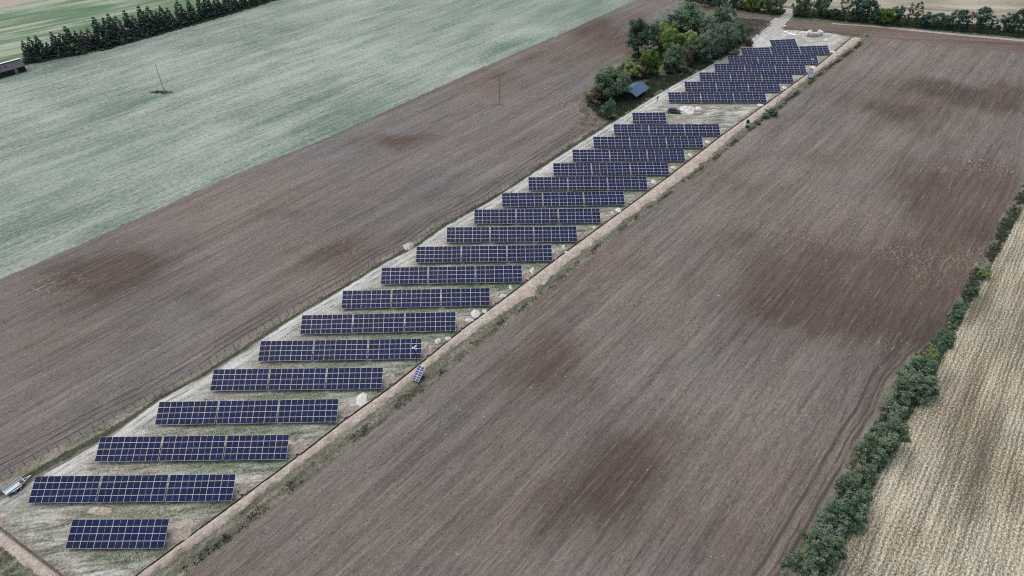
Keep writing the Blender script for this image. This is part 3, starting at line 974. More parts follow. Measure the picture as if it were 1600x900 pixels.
# ------------------------------------------------------------------ heaps
def heap(name, pos, rx, ry, h, mat, label, cat, group, seed, rough=.5, rz=0.0, edge=.5):
    bm = bmesh.new()
    nr, na = 14, 40
    c0 = bm.verts.new((0, 0, 0))
    rings = []
    for a in range(1, nr + 1):
        ring = []
        for b in range(na):
            t = 2 * math.pi * b / na
            s = a / nr
            rad = 1 + edge * mnoise.noise(Vector((math.cos(t) * 1.3, math.sin(t) * 1.3, seed))) + .12 * mnoise.noise(Vector((math.cos(t) * 4, math.sin(t) * 4, seed + 3)))
            x, y = rx * s * rad * math.cos(t), ry * s * rad * math.sin(t)
            z = h * (1 - s) ** 1.15 * (1 + rough * 1.5 * mnoise.noise(Vector((x * 1.1, y * 1.1, seed)))) + rough * .35 * h * (1 - s) ** .5 * mnoise.noise(Vector((x * 2.6, y * 2.6, seed)))
            if a == nr: z = -.03
            ring.append(bm.verts.new((x, y, max(z, -.03) if a == nr else max(z, .012))))
        rings.append(ring)
    c0.co.z = h * (1 + rough * .3)
    for b in range(na):
        bm.faces.new((c0, rings[0][b], rings[0][(b + 1) % na]))
        for a in range(nr - 1):
            bm.faces.new((rings[a][b], rings[a + 1][b], rings[a + 1][(b + 1) % na], rings[a][(b + 1) % na]))
    for f in bm.faces: f.smooth = True
    me = bpy.data.meshes.new(name); bm.to_mesh(me); bm.free()
    me.materials.append(mat)
    o = link(name, me)
    o.location = (pos.x, pos.y, .018); o.rotation_euler = (0, 0, rz)
    return tag(o, label, cat, group)


hi = 0
for i, (A, B, k) in enumerate(ROWW):
    if i in (18, 25): continue
    hi += 1
    st = None
    for s_, j_ in JUNC:
        if abs(s_.y - (B.y + 2.3)) < .05: st, jn = s_, j_
    if st is None: continue
    big = 1.0 if i < 12 else .62
    gapw = max(1.2, (jn.x - st.x))
    pos = Vector((st.x + min(gapw, 4) * .42 + .2, st.y + 1.15))
    if i == 0: lab = 'sandy soil heap at the right end of the lone nearest table'
    elif i <= 17: lab = 'sandy soil heap at the right end of the %s row of three' % ORD[i - 1]
    else: lab = 'small sandy heap at the right end of the %s row behind the gap' % ORD[i - 19]
    heap('soil_heap', pos, min(2.6, gapw * .85) * (big if i else 1.15), 1.75 * big, .62 * big, M['mound'] if i < 14 else M['pale_sand'], lab, 'soil heap', 'soil heaps at the row ends', i * 1.7)

WH = [(565, 624, 9, 11, .35, 'smooth oval white sand heap beside the third row of three', 'white_sand'),
      (743, 490, 7, 6.5, .5, 'round white sand heap between the sixth and seventh rows of three', 'white_sand'),
      (757, 486, 4, 3, .3, 'small white crumb heap right of the round white heap', 'white_sand'),
      (733, 500, 7, 3, .25, 'flat white spill below the round white sand heap', 'pale_sand'),
      (684, 533, 5, 4.5, .3, 'pale heap below the sixth row of three, left of the trench', 'pale_sand'),
      (700, 529, 4, 3, .3, 'small pale heap near the trench below the sixth row', 'pale_sand'),
      (798, 449, 3, 4, .5, 'upright white heap below the eighth row of three near the trench', 'white_sand'),
      (786, 462, 6, 3, .25, 'long pale spill above the trench beside the seventh row heap', 'pale_sand'),
      (832, 423, 4, 5, .4, 'white sand heap right of the ninth row of three', 'pale_sand'),
      (881, 386, 2.5, 4, .4, 'narrow white heap right of the tenth row of three', 'white_sand'),
      (887, 395, 5, 2.5, .25, 'pale spill by the trench below the tenth row', 'pale_sand'),
      (929, 355, 4, 2.5, .3, 'pale crumb heap by the trench beside the eleventh row', 'pale_sand'),
      (966, 328, 5, 3.5, .4, 'white sand heap by the trench beside the twelfth row', 'white_sand'),
      (957, 332, 2, 2, .4, 'tiny white mound just left of the twelfth row sand heap', 'white_sand'),
      (1022, 284, 4.5, 3.5, .4, 'white sand heap by the trench beside the thirteenth row', 'pale_sand'),
      (1052, 262, 4, 2.5, .3, 'pale crumb heap beside the fourteenth row by the trench', 'pale_sand'),
      (1078, 242, 4, 2.5, .3, 'pale crumb heap beside the fifteenth row by the trench', 'pale_sand'),
      (1106, 222, 4, 2.5, .3, 'pale crumb heap beside the sixteenth row by the trench', 'pale_sand'),
      (1075, 171, 12, 6, .9, 'large white sand pile behind the dark blue car', 'white_sand'),
      (1091, 169, 5, 2.5, .3, 'low tail of white sand right of the large pile', 'white_sand'),
      (1188, 164, 5, 2, .25, 'white sand spill by the trench at the near edge of the gap rows', 'white_sand'),
      (1226, 137, 4, 1.8, .25, 'white sand spill beside the second row behind the gap', 'pale_sand'),
      (1270, 105, 5, 2, .3, 'white sand spill around the foot of the far camera mast', 'white_sand'),
      (1292, 62, 4, 1.6, .3, 'pale rubble heap right of the wrapped pallets', 'pale_sand'),
      (1302, 81, 4, 1.6, .3, 'pale heap beside the last row of three by the trench', 'white_sand'),
      (638, 384, 9, 6, .9, 'tan soil heap between the field fence and the pale track', 'pale_sand'),
      (-2, 812, 13, 9, .6, 'tan soil heap at the left end of the near trench', 'spoil'),
      (156, 798, 20, 6, .3, 'low pinkish spoil heap just behind the nearest table', 'spoil')]
for i, (px, py, rx, ry, h, lab, mt) in enumerate(WH):
    s = sc_at(py); d = (un(px, py - ry) - un(px, py + ry)).length / 2
    heap('sand_heap', un(px, py), rx / s, d, h, M[mt], lab, 'sand heap', 'pale sand heaps on the site', 40 + i * 2.3, .35 if 'oval' in lab or 'round' in lab else .6, 0.0, .16 if 'oval' in lab or 'round' in lab else .45)

# ------------------------------------------------------------------ foliage
def leaf_cloud(name, clumps, per, size, squash=.8, droop=0.0, flat=.35, sd=1):
    """clumps: list of (x,y,z,r); many small leaf faces"""
    g = np.random.default_rng(sd)
    C = np.array(clumps, float)
    n = per * len(C)
    idx = np.repeat(np.arange(len(C)), per)
    d = g.normal(size=(n, 3)); d /= np.linalg.norm(d, axis=1)[:, None]
    rad = g.random(n) ** .45
    off = d * (rad * C[idx, 3])[:, None]
    off[:, 2] *= squash
    pos = C[idx, :3] + off
    pos[:, 2] -= droop * rad * C[idx, 3] * g.random(n)
    nrm = d * .9 + g.normal(size=(n, 3)) * .55 + np.array([0, 0, flat])
    nrm /= np.linalg.norm(nrm, axis=1)[:, None]
    a = np.cross(nrm, g.normal(size=(n, 3))); a /= np.linalg.norm(a, axis=1)[:, None] + 1e-9
    b = np.cross(nrm, a)
    s = size * (.55 + .9 * g.random(n))[:, None]
    w = s * (.45 + .3 * g.random(n))[:, None]
    V = np.empty((n, 4, 3))
    V[:, 0] = pos - a * s; V[:, 1] = pos + b * w; V[:, 2] = pos + a * s; V[:, 3] = pos - b * w
    V[:, :, 2] = np.maximum(V[:, :, 2], .05)
    me = bpy.data.meshes.new(name)
    me.from_pydata(V.reshape(-1, 3).tolist(), [], (np.arange(n * 4).reshape(n, 4)).tolist())
    return me


def crown_broad(h, rx, zlo, sd, n=46, rr=.30, top=1.0):
    g = random.Random(sd); cl = []
    cz = (h + zlo) / 2; rz_ = (h - zlo) / 2
    for i in range(n):
        u = g.uniform(-1, 1); th = g.uniform(0, 2 * math.pi)
        k = g.uniform(.45, .93)
        lump = 1 + .28 * math.sin(3 * th + sd) + .15 * math.sin(5 * th + u * 3)
        q = (1 - u * u) ** .36 * k * lump
        cl.append((rx * q * math.cos(th), rx * q * math.sin(th), cz + rz_ * u * k * top, rx * rr * g.uniform(.7, 1.25)))
    return cl


def crown_spruce(h, r, sd, full=.9):
    g = random.Random(sd); cl = []
    z = h * .10
    while z < h * .98:
        f = (h - z) / (h * .9)
        rad = r * f ** full
        m = max(3, int(10 * f + 3))
        for i in range(m):
            th = 2 * math.pi * (i + g.random() * .8) / m
            k = g.uniform(.35, .95)
            cl.append((rad * k * math.cos(th), rad * k * math.sin(th), z - .18 * rad * k, max(.24, rad * .27)))
        z += .62 + .25 * g.random()
    cl.append((0, 0, h - .25, .28))
    return cl


def crown_scruffy(h, r, sd, n=96):
    g = random.Random(sd); cl = []
    stems = [(g.uniform(-.62, .62) * r, g.uniform(-.62, .62) * r, g.uniform(.55, 1.0) * h, g.uniform(.28, .5) * r) for _ in range(8)]
    for i in range(n):
        x, y, hh, rr = g.choice(stems)
        t = g.random()
        z = hh * (.08 + .92 * t)
        k = rr * (1.15 - .75 * t) * g.uniform(.2, 1.1); th = g.uniform(0, 6.283)
        cl.append((x + k * math.cos(th), y + k * math.sin(th), z, r * g.uniform(.10, .23)))
    return cl


def crown_pine(h, r, sd, zlo=.20, n=54):
    g = random.Random(sd); cl = []
    for i in range(n):
        t = g.random() ** .8
        z = h * (zlo + (1 - zlo) * t) - .6
        rad = r * math.sin(math.pi * (.18 + .74 * (1 - t) ** .9)) if t < .95 else r * .2
        th = g.uniform(0, 2 * math.pi); k = g.uniform(.25, 1)
        cl.append((rad * k * math.cos(th), rad * k * math.sin(th), z, r * g.uniform(.22, .38)))
    return cl


def trunk_mesh(h, r, sd, limbs=7, zl=.3, spread=.5, rx=2.5, tophole=.92):
    g = random.Random(sd); mb = MB()
    p = Vector((0, 0, -.05)); rad = r
    segs = 5; pts = [p]
    for i in range(segs):
        q = Vector((g.gauss(0, .035) * h * (i > 0), g.gauss(0, .035) * h * (i > 0), h * tophole * (i + 1) / segs)) * 1.0
        mb.tube(pts[-1], q, rad, rad * .72, 7, cap=True); rad *= .72; pts.append(q)
    for i in range(limbs):
        t = zl + (1 - zl) * (i + g.random()) / limbs * .85
        k = min(segs - 1, int(t * segs)); base = pts[k].lerp(pts[k + 1], t * segs - k)
        th = g.uniform(0, 2 * math.pi); L = rx * g.uniform(.55, .95) * (1.1 - t * .6)
        e = base + Vector((math.cos(th) * L, math.sin(th) * L, L * spread * g.uniform(.6, 1.5)))
        m_ = base.lerp(e, .5) + Vector((0, 0, -.05 * L))
        rr = r * .42 * (1 - t * .6)
        mb.tube(base, m_, rr, rr * .65, 5); mb.tube(m_, e, rr * .65, rr * .25, 5)
    return mb.mesh('trunk', M['bark'], True)


PROTO = {}
# broadleaf crowns: 10 m tall reference
for i in range(4):
    PROTO['broad', i] = (leaf_cloud('crown', crown_broad(10, 4.4, .9, 10 + i, 74, .25), 125, .24, sd=i), trunk_mesh(10, .22, 30 + i, rx=3.2))
for i in range(3):
    PROTO['birch', i] = (leaf_cloud('crown', crown_broad(13, 3.2, .9, 50 + i, 84, .26), 90, .22, droop=1.0, sd=20 + i), trunk_mesh(13, .17, 60 + i, 9, rx=2.2))
for i in range(4):
    PROTO['scruff', i] = (leaf_cloud('crown', crown_scruffy(4.6, 2.6, 170 + i), 80, .15, sd=140 + i), trunk_mesh(4.6, .06, 180 + i, 14, zl=.04, spread=1.3, rx=1.7))
for i in range(3):
    PROTO['bush', i] = (leaf_cloud('crown', crown_broad(4.6, 2.6, .2, 70 + i, 60, .26), 120, .15, sd=40 + i), trunk_mesh(4.6, .09, 80 + i, 9, zl=.05, spread=.9, rx=1.6))
for i in range(4):
    PROTO['spruce', i] = (leaf_cloud('crown', crown_spruce(10.5, 3.1, 90 + i, .72), 42, .26, .55, .5, .5, sd=60 + i), trunk_mesh(10.5, .17, 95 + i, 4, rx=1.0, tophole=.97))
for i in range(4):
    PROTO['pine', i] = (leaf_cloud('crown', crown_pine(9.5, 2.8, 110 + i), 55, .24, .85, sd=80 + i), trunk_mesh(9.5, .18, 120 + i, 8, zl=.35, rx=2.0))
for i in range(2):
    PROTO['thin', i] = (leaf_cloud('crown', crown_pine(10.5, 1.8, 130 + i, .14, 40), 32, .22, .8, .2, sd=90 + i), trunk_mesh(10.5, .15, 140 + i, 10, zl=.2, rx=1.5))
for i in range(2):
    PROTO['bare', i] = (leaf_cloud('crown', crown_broad(9, 2.8, 3.0, 150 + i, 34, .22), 18, .20, sd=95 + i), trunk_mesh(9, .16, 160 + i, 18, zl=.2, rx=2.4, spread=1.1))
HREF = {'scruff': 4.6, 'broad': 10, 'birch': 13, 'bush': 4.6, 'spruce': 10.5, 'pine': 9.5, 'thin': 10.5, 'bare': 9}
RREF = {'scruff': 2.6, 'broad': 4.2, 'birch': 3.0, 'bush': 2.5, 'spruce': 2.5, 'pine': 2.6, 'thin': 1.7, 'bare': 2.8}


def tree(name, kind, var, pos, h, r, leaf, label, cat='tree', group=None, bark='bark'):
    root = empty(name, (pos.x, pos.y, 0.01), random.uniform(0, 6.28))
    tag(root, label, cat, group)
    cm, tm = PROTO[kind, var % len([1 for k in PROTO if k[0] == kind])]
    sx = r / RREF[kind]; sz = h / HREF[kind]
    for nm, me, mt in (('trunk', tm, M[bark]), ('crown', cm, LEAF[leaf])):
        o = link(nm, me, root)
        o.scale = (sx * random.uniform(.95, 1.05), sx * random.uniform(.95, 1.05), sz)
        if not me.materials: me.materials.append(mt)
        o.material_slots[0].link = 'OBJECT'; o.material_slots[0].material = mt
    return root


def th(py, dpx):
    """real height of something dpx pixels tall standing at image row py"""
    v = py - 450
    return dpx / (sc_at(py) * (math.cos(P) - v / F * math.sin(P)))


# spruce row in the far left corner: (top x px, top y px); base line surveyed above
con_b = [(36, 100), (165, 74), (275, 43), (412, 4), (520, -22)]


def con_base(px):
    for (x0, y0), (x1, y1) in zip(con_b, con_b[1:]):
        if px <= x1: return y0 + (y1 - y0) * (px - x0) / (x1 - x0)
    return con_b[-1][1]


ctop = [(47, 64), (58, 58), (69, 56), (80, 66), (93, 50), (104, 52), (116, 42), (127, 48), (136, 47), (146, 44), (161, 28), (174, 28), (183, 22), (192, 25), (207, 17), (216, 24), (229, 10), (241, 10), (251, 17), (259, 9), (268, 12), (285, 1), (301, 0), (316, -4), (327, -8), (341, -8), (355, -13), (367, -12), (380, -18), (394, -20), (410, -22), (428, -26)]
for i, (px, ty) in enumerate(ctop):
    by = con_base(px + 2) - 1
    h = th(by, by - ty)
    grey = i in (7, 8, 9, 13, 15, 20)
    lab = '%s spruce in the row behind the pale crop field, %s from the barn' % ('greyish' if grey else 'dark', ORD[i] if i < 30 else ('thirty-first', 'thirty-second')[i - 30])
    tree('spruce_tree', 'spruce', i, un(px + 2, by), h, random.uniform(2.6, 3.5) * min(1.1, h / 10), 'spruce_grey' if grey else 'spruce', lab, group='spruces in the row behind the crop field')

# grove: (base px, base py, top py, half width px, kind, leaf, label)
GRV = [
    (997, 84, 30, 20, 'broad', 'deep', 'round very dark broadleaf tree at the left edge of the grove'),
    (1040, 62, 8, 17, 'bare', 'silver', 'pale silvery tree rising at the back of the grove'),
    (1027, 74, 28, 13, 'broad', 'dark', 'dark tree just right of the round very dark tree'),
    (1048, 62, 20, 15, 'birch', 'deep', 'dark tree before the silvery tree at the back of the grove'),
    (1066, 66, 2, 19, 'birch', 'dark', 'tall dark birch in the middle back of the grove'),
    (1083, 62, 14, 16, 'birch', 'dark', 'dark drooping birch right of the tall dark birch'),
    (1099, 72, 22, 14, 'birch', 'grey', 'grey-green birch at the back, left of the light birches'),
    (1124, 54, 10, 15, 'broad', 'dark', 'dark tree under the bare pale tree at the back right'),
    (1126, 46, -2, 10, 'bare', 'grey', 'bare pale-twigged tree at the back right of the grove'),
    (1046, 78, 36, 12, 'broad', 'yellow', 'yellow-green tree in the middle of the grove'),
    (1037, 82, 36, 13, 'broad', 'olive', 'green tree left of the yellow-green tree'),
    (1046, 96, 50, 15, 'broad', 'bright', 'mid-green tree behind the mixed green and brown tree'),
    (1072, 94, 48, 17, 'broad', 'olive', 'large olive tree in the centre of the grove'),
    (1092, 98, 54, 16, 'broad', 'willow', 'dense green tree at the front, left of the light birches'),
    (1102, 92, 50, 13, 'broad', 'grey', 'greyish tree close against the light birches'),
    (1116, 92, 32, 12, 'birch', 'grey', 'tall light birch with drooping twigs at the track side'),
    (1130, 84, 32, 12, 'birch', 'grey', 'tall light birch, right of its drooping neighbour'),
    (1143, 78, 46, 11, 'birch', 'willow', 'mid-green birch at the right of the light birches'),
    (1150, 68, 32, 11, 'birch', 'deep', 'dark tree at the right end of the grove'),
    (1010, 97, 68, 15, 'bare', 'pinkish', 'pale dry bush behind the bright green round tree'),
    (1015, 118, 76, 15, 'broad', 'bright', 'bright green round tree in front of the pale dry bush'),
    (1051, 114, 70, 17, 'broad', 'willow', 'mixed green and brown round tree at the front of the grove'),
    (1047, 115, 88, 13, 'bush', 'brown', 'brownish low bush at the foot of the mixed round tree'),
    (1073, 102, 70, 10, 'bush', 'brown', 'reddish brown bush between the mixed and the dense green trees'),
    (985, 123, 97, 13, 'broad', 'olive', 'low olive tree right behind the tree beside the shed'),
    (1000, 121, 96, 11, 'bush', 'brown', 'brown-green bush between the olive tree and the bright round tree'),
    (951, 158, 104, 24, 'broad', 'willow', 'broad green tree standing left of the blue shed'),
    (966, 152, 114, 12, 'broad', 'willow', 'green tree leaning against the left side of the blue shed'),
    (950, 186, 154, 10, 'bush', 'dark', 'small dense green bush below the broad tree by the shed'),
    (928, 160, 140, 14, 'bush', 'brown', 'dull low bush at the field side of the broad tree'),
    (1157, 64, 50, 8, 'bush', 'grey', 'grey-green shrub at the right foot of the grove'),
    (1146, 88, 76, 8, 'bush', 'grey', 'grey shrub between the grove and the pale track'),
    (1168, 72, 61, 7, 'bush', 'heather', 'small grey shrub in the weeds right of the grove'),
]
for i, (px, by, ty, rw, kd, lf, lab) in enumerate(GRV):
    birchy = kd in ('birch', 'bare')
    tree('grove_tree' if kd != 'bush' else 'shrub', kd, i, un(px, by), th(by, by - ty), rw / sc_at(by), lf, lab, 'tree' if kd != 'bush' else 'shrub',
         'trees and shrubs of the grove', 'birch' if birchy else 'bark')

# trees along the far lane (left of the track) and the row at the top right
FAR = [
    (1075, 8, -30, 10, 'broad', 'dark', 'dark tree along the far lane, leftmost above the grove'),
    (1100, 11, -28, 11, 'broad', 'deep', 'dark tree along the far lane, second from the left'),
    (1122, 12, -26, 10, 'broad', 'dark', 'dark tree along the far lane, third from the left'),
    (1143, 14, -24, 10, 'pine', 'deep', 'dark pine along the far lane before the yellowish trees'),
    (1158, 15, -20, 9, 'thin', 'olive', 'thin olive tree at the left of the yellowish lane trees'),
    (1170, 17, -20, 10, 'broad', 'yellow', 'yellowish tree along the far lane'),
    (1184, 18, -18, 10, 'broad', 'olive', 'olive tree right of the yellowish lane tree'),
    (1197, 20, -16, 11, 'broad', 'olive', 'dull green tree along the lane, left of the road mouth'),
    (1211, 22, -15, 10, 'broad', 'grey', 'grey-green tree nearest the left side of the road mouth'),
    (1250, 26, -12, 12, 'broad', 'willow', 'green tree on the right side of the road mouth'),
    (1266, 26, -16, 6, 'bare', 'grey', 'bare white-stemmed birch right of the road mouth'),
    (1281, 27, -16, 11, 'broad', 'willow', 'green tree right of the bare white-stemmed birch'),
    (1303, 30, 14, 10, 'bush', 'deep', 'low dark bush at the start of the right-hand tree row'),
    (1314, 33, -8, 8, 'thin', 'pine_brown', 'sparse brownish pine, first in the right-hand tree row'),
    (1330, 34, -10, 9, 'thin', 'pine', 'sparse dark pine, second in the right-hand tree row'),
    (1341, 34, -8, 12, 'pine', 'pine', 'tall broad pine left of the low bright trees'),
    (1353, 35, 0, 11, 'pine', 'pine', 'tall dense pine beside the low green tree'),
    (1365, 37, 14, 10, 'broad', 'deep', 'low dark green tree between tall pine and bright tree'),
    (1379, 38, 10, 12, 'broad', 'bright', 'bright green round tree in the right-hand row'),
    (1398, 39, 8, 8, 'pine', 'pine', 'blue-green pine right of the bright green tree'),
    (1414, 40, 4, 6, 'thin', 'pine_brown', 'sparse brown pine, left of the sparse pair'),
    (1427, 41, 2, 7, 'thin', 'pine_brown', 'sparse brown pine, right of the sparse pair'),
    (1436, 42, 22, 5, 'thin', 'pine', 'short thin pine left of the round blue-green pine'),
    (1446, 44, 19, 9, 'pine', 'pine', 'round blue-green pine in the right-hand row'),
    (1461, 45, 20, 9, 'pine', 'pine', 'rounded pine just right of the round blue-green pine'),
    (1478, 46, 24, 9, 'pine', 'pine', 'low spreading pine in the right-hand row'),
    (1493, 47, 14, 12, 'pine', 'pine', 'wide blue-green pine with a peaked top'),
    (1509, 48, 18, 7, 'thin', 'pine_brown', 'thin brownish pine between the two wide pines'),
    (1527, 49, 12, 12, 'pine', 'pine', 'largest bushy pine near the right edge of the row'),
    (1543, 50, 24, 7, 'thin', 'pine', 'thin grey pine right of the largest bushy pine'),
    (1556, 51, 22, 7, 'thin', 'pine', 'second thin grey pine, farther right'),
    (1570, 53, 20, 9, 'pine', 'pine', 'loose pine near the right picture edge'),
    (1581, 54, 14, 9, 'pine', 'pine', 'tall loose pine near the right picture edge'),
    (1598, 55, 26, 9, 'pine', 'pine', 'dark pine cut by the right picture edge'),
    (1618, 58, 20, 10, 'pine', 'pine', 'pine just beyond the right picture edge'),
]
for i, (px, by, ty, rw, kd, lf, lab) in enumerate(FAR):
    tree('lane_tree' if kd not in ('pine', 'thin') else 'pine_tree', kd, i, un(px, by), th(by, by - ty), rw / sc_at(by), lf, lab, 'tree',
         'trees in the row along the far lane', 'birch' if kd == 'bare' else 'bark')

# hedge trees on the right: crown centre px, half width px
HDG = [(1222, 925, 26, 'scruff', 'willow', 'hedge tree cut by the bottom picture edge'),
       (1250, 884, 27, 'scruff', 'willow', 'hedge tree nearest the bottom edge, whole crown in view'),
       (1278, 850, 31, 'scruff', 'willow', 'loose pale-stemmed hedge tree, second from the bottom edge'),
       (1264, 868, 22, 'scruff', 'olive', 'olive-tinted hedge tree squeezed between the two lowest whole crowns'),
       (1290, 832, 22, 'scruff', 'grey', 'greyish hedge tree behind the loose pale-stemmed one'),
       (1337, 776, 20, 'scruff', 'willow', 'small hedge tree on the stubble side above the big dark one'),
       (1302, 812, 24, 'scruff', 'dark', 'dark hedge tree at the lower end, field side'),
       (1322, 793, 29, 'scruff', 'dark', 'big dark hedge tree at the lower end, stubble side'),
       (1328, 760, 20, 'scruff', 'willow', 'hedge tree above the big dark pair'),
       (1345, 735, 19, 'scruff', 'willow', 'small grey-green hedge tree in the lower middle of the hedge'),
       (1362, 700, 24, 'scruff', 'willow', 'hedge tree with pale stem in the middle of the hedge'),
       (1384, 682, 30, 'scruff', 'willow', 'large bushy hedge tree in the middle of the hedge'),
       (1389, 640, 21, 'scruff', 'grey', 'small rounded hedge tree with white stem'),
       (1413, 618, 24, 'scruff', 'willow', 'dark hedge tree, left of the tall upper one'),
       (1426, 596, 28, 'scruff', 'willow', 'tall upper hedge tree with pale fork'),
       (1440, 572, 22, 'scruff', 'dark', 'hedge tree at the top of the tall group'),
       (1473, 528, 13, 'scruff', 'dark', 'small green bush above the tall hedge group'),
       (1494, 489, 14, 'scruff', 'dark', 'round green bush alone in the upper hedge'),
       (1536, 427, 9, 'scruff', 'olive', 'small bright bush by the sandy gap in the hedge'),
       (1517, 455, 9, 'scruff', 'deep', 'low dark bush below the sandy gap'),
       (1455, 552, 13, 'scruff', 'olive', 'bright green low bush between the tall group and the small bush'),
       ]
for i, (px, cy, rw, kd, lf, lab) in enumerate(HDG):
    r = rw / sc_at(cy); h = r * random.uniform(1.45, 2.1)
    by = cy + .45 * h * sc_at(cy) * (math.cos(P) - (cy - 450) / F * math.sin(P))
    tree('hedge_tree' if rw > 15 else 'hedge_bush', kd, i, un(px, by), h, r * random.uniform(1.05, 1.25), lf, lab, 'tree' if rw > 15 else 'bush', 'trees and bushes of the right-hand hedge', 'birch')
# a bush on the verge near the pale pole
for px, by, rw, lab in ((1206, 180, 9, 'dark bush round the foot of the pale pole'), (1196, 184, 6, 'small verge bush left of the pale pole'), (1184, 194, 5, 'low verge bush just right of the green machine')):
    r = rw / sc_at(by)
    tree('verge_bush', 'bush', 1, un(px, by), r * 1.3, r, 'dark', lab, 'bush', 'bushes on the trench verge')


# grass, weeds: uncountable stuff
def tufts(name, pts, hmin, hmax, leaf, blades=6, spread=.22, sd=5):
    g = np.random.default_rng(sd)
    Pn = np.array([(p[0], p[1]) for p in pts]); n = len(Pn) * blades
    base = np.repeat(Pn, blades, axis=0) + g.normal(size=(n, 2)) * spread
    h = g.uniform(hmin, hmax, n); a = g.uniform(0, 6.283, n); w = h * g.uniform(.12, .28, n)
    le = g.normal(size=(n, 2)) * (h * .45)[:, None]
    V = np.zeros((n, 4, 3))
    dx, dy = np.cos(a) * w, np.sin(a) * w
    V[:, 0, 0] = base[:, 0] - dx; V[:, 0, 1] = base[:, 1] - dy
    V[:, 1, 0] = base[:, 0] + dx; V[:, 1, 1] = base[:, 1] + dy
    V[:, 2, 0] = base[:, 0] + dx * .6 + le[:, 0]; V[:, 2, 1] = base[:, 1] + dy * .6 + le[:, 1]
    V[:, 3, 0] = base[:, 0] - dx * .6 + le[:, 0]; V[:, 3, 1] = base[:, 1] - dy * .6 + le[:, 1]
    V[:, 2:, 2] = h[:, None]; V[:, :, 2] += .01
    me = bpy.data.meshes.new(name)
    me.from_pydata(V.reshape(-1, 3).tolist(), [], np.arange(n * 4).reshape(n, 4).tolist())
    me.materials.append(LEAF[leaf])
    o = link(name, me); o['kind'] = 'stuff'
    return o


def strip_pts(a, b, dens, s0=0.0, s1=1.0, clump=0.0, sd=0, t0=0, t1=1):
    n = 400
    A = resample(a, n)[0]; B = resample(b, n)[0]
    g = random.Random(sd); out = []
    for i in range(int(n * t0), int((n - 1) * t1)):
        w = (B[i] - A[i]).length * (s1 - s0); L = (A[i + 1] - A[i]).length
        k = w * L * dens
        k = int(k) + (g.random() < k - int(k))
        for _ in range(k):
            s = g.uniform(s0, s1)
            p = A[i].lerp(B[i], s).lerp(A[i + 1].lerp(B[i + 1], s), g.random())
            if clump and mnoise.noise(Vector((p.x * .22, p.y * .22, sd))) + .5 * mnoise.noise(Vector((p.x * .8, p.y * .8, sd))) < clump - .35: continue
            out.append((p.x, p.y))
    return out


hc = []
for (x, y) in strip_pts(L_hedgeL[1:9], L_hedgeR[1:8], .35, .12, .92, .22, 71):
    rr = random.uniform(.28, .75)
    hc.append((x, y, rr * random.uniform(.3, 1.0), rr))
hb = link('hedge_brush', leaf_cloud('hedge_brush', hc, 90, .15, sd=77)); hb.data.materials.append(LEAF['willow'])
tag(hb, 'scruffy low brush filling the foot of the right-hand hedge', 'undergrowth', kind='stuff')
hc = []
for (x, y) in strip_pts(L_hedgeL[9:], L_hedgeR[8:], .22, .2, .8, .35, 72):
    rr = random.uniform(.2, .5)
    hc.append((x, y, rr * random.uniform(.2, .8), rr))
hb = link('hedge_brush', leaf_cloud('hedge_brush', hc, 60, .14, sd=78)); hb.data.materials.append(LEAF['grass'])
tag(hb, 'low weedy brush along the far thin end of the hedge', 'undergrowth', kind='stuff')
Vt = L_verge[2:-1]
SPr = SP_R[1:]
tag(tufts('verge_grass', strip_pts(SPr, Vt, 2.2, .40, 1.0, .36, 3), .06, .22, 'grass', sd=1), 'rough grey-green grass along the spoil bank', 'grass')
tag(tufts('verge_weeds', strip_pts(SPr, Vt, 4.4, .46, .94, .36, 5), .12, .36, 'verge_dull', sd=2), 'dark green weeds along the ploughed field edge', 'weeds')
tag(tufts('verge_straw', strip_pts(SPr, Vt, 2.6, .05, 1.0, .40, 6), .1, .28, 'straw', sd=3), 'dry straw stems in the trench verge', 'dry grass')
Fl = L_fence[1:]; Sl = L_siteW[1:16]
tag(tufts('ditch_grass', strip_pts(Fl, Sl, 3.6, .50, .84, .10, 11), .10, .32, 'spruce_grey', sd=4), 'dark green grass in the ditch beside the pale track', 'grass')
tag(tufts('ditch_straw', strip_pts(Fl, Sl, 1.8, .05, .52, .36, 12), .08, .24, 'straw', sd=5), 'pale dry grass along the field fence', 'dry grass')
tag(tufts('ditch_weeds', strip_pts(Fl, Sl, 1.4, .2, .7, .42, 13), .1, .3, 'grass', sd=6), 'patchy weeds along the field fence', 'weeds')
tag(tufts('near_verge_grass', strip_pts(U((-60, 800), (0, 852), (58, 900), (100, 935)), U((-60, 860), (0, 893), (20, 908), (60, 950)), 3.5, .05, 1, .15, 14), .1, .25, 'grass_deep', sd=7), 'green grass beside the near left spoil bank', 'grass')
tag(tufts('hedge_grass', strip_pts(L_hedgeL[1:], L_hedgeR[1:], 2.6, .15, .95, .15, 15), .2, .6, 'grass_deep', sd=8), 'deep green undergrowth of the right-hand hedge', 'undergrowth')
tag(tufts('hedge_lush_grass', strip_pts(L_hedgeL[5:10], L_hedgeR[4:8], 3.0, .5, .95, .3, 16), .3, .7, 'grass_bright', sd=9), 'lush green growth in the upper hedge', 'undergrowth')
tag(tufts('hedge_straw', strip_pts(L_hedgeL[6:], L_hedgeR[5:], 1.6, .0, .3, .3, 17), .2, .5, 'straw', sd=10), 'pale dry grass edge of the upper hedge', 'dry grass')


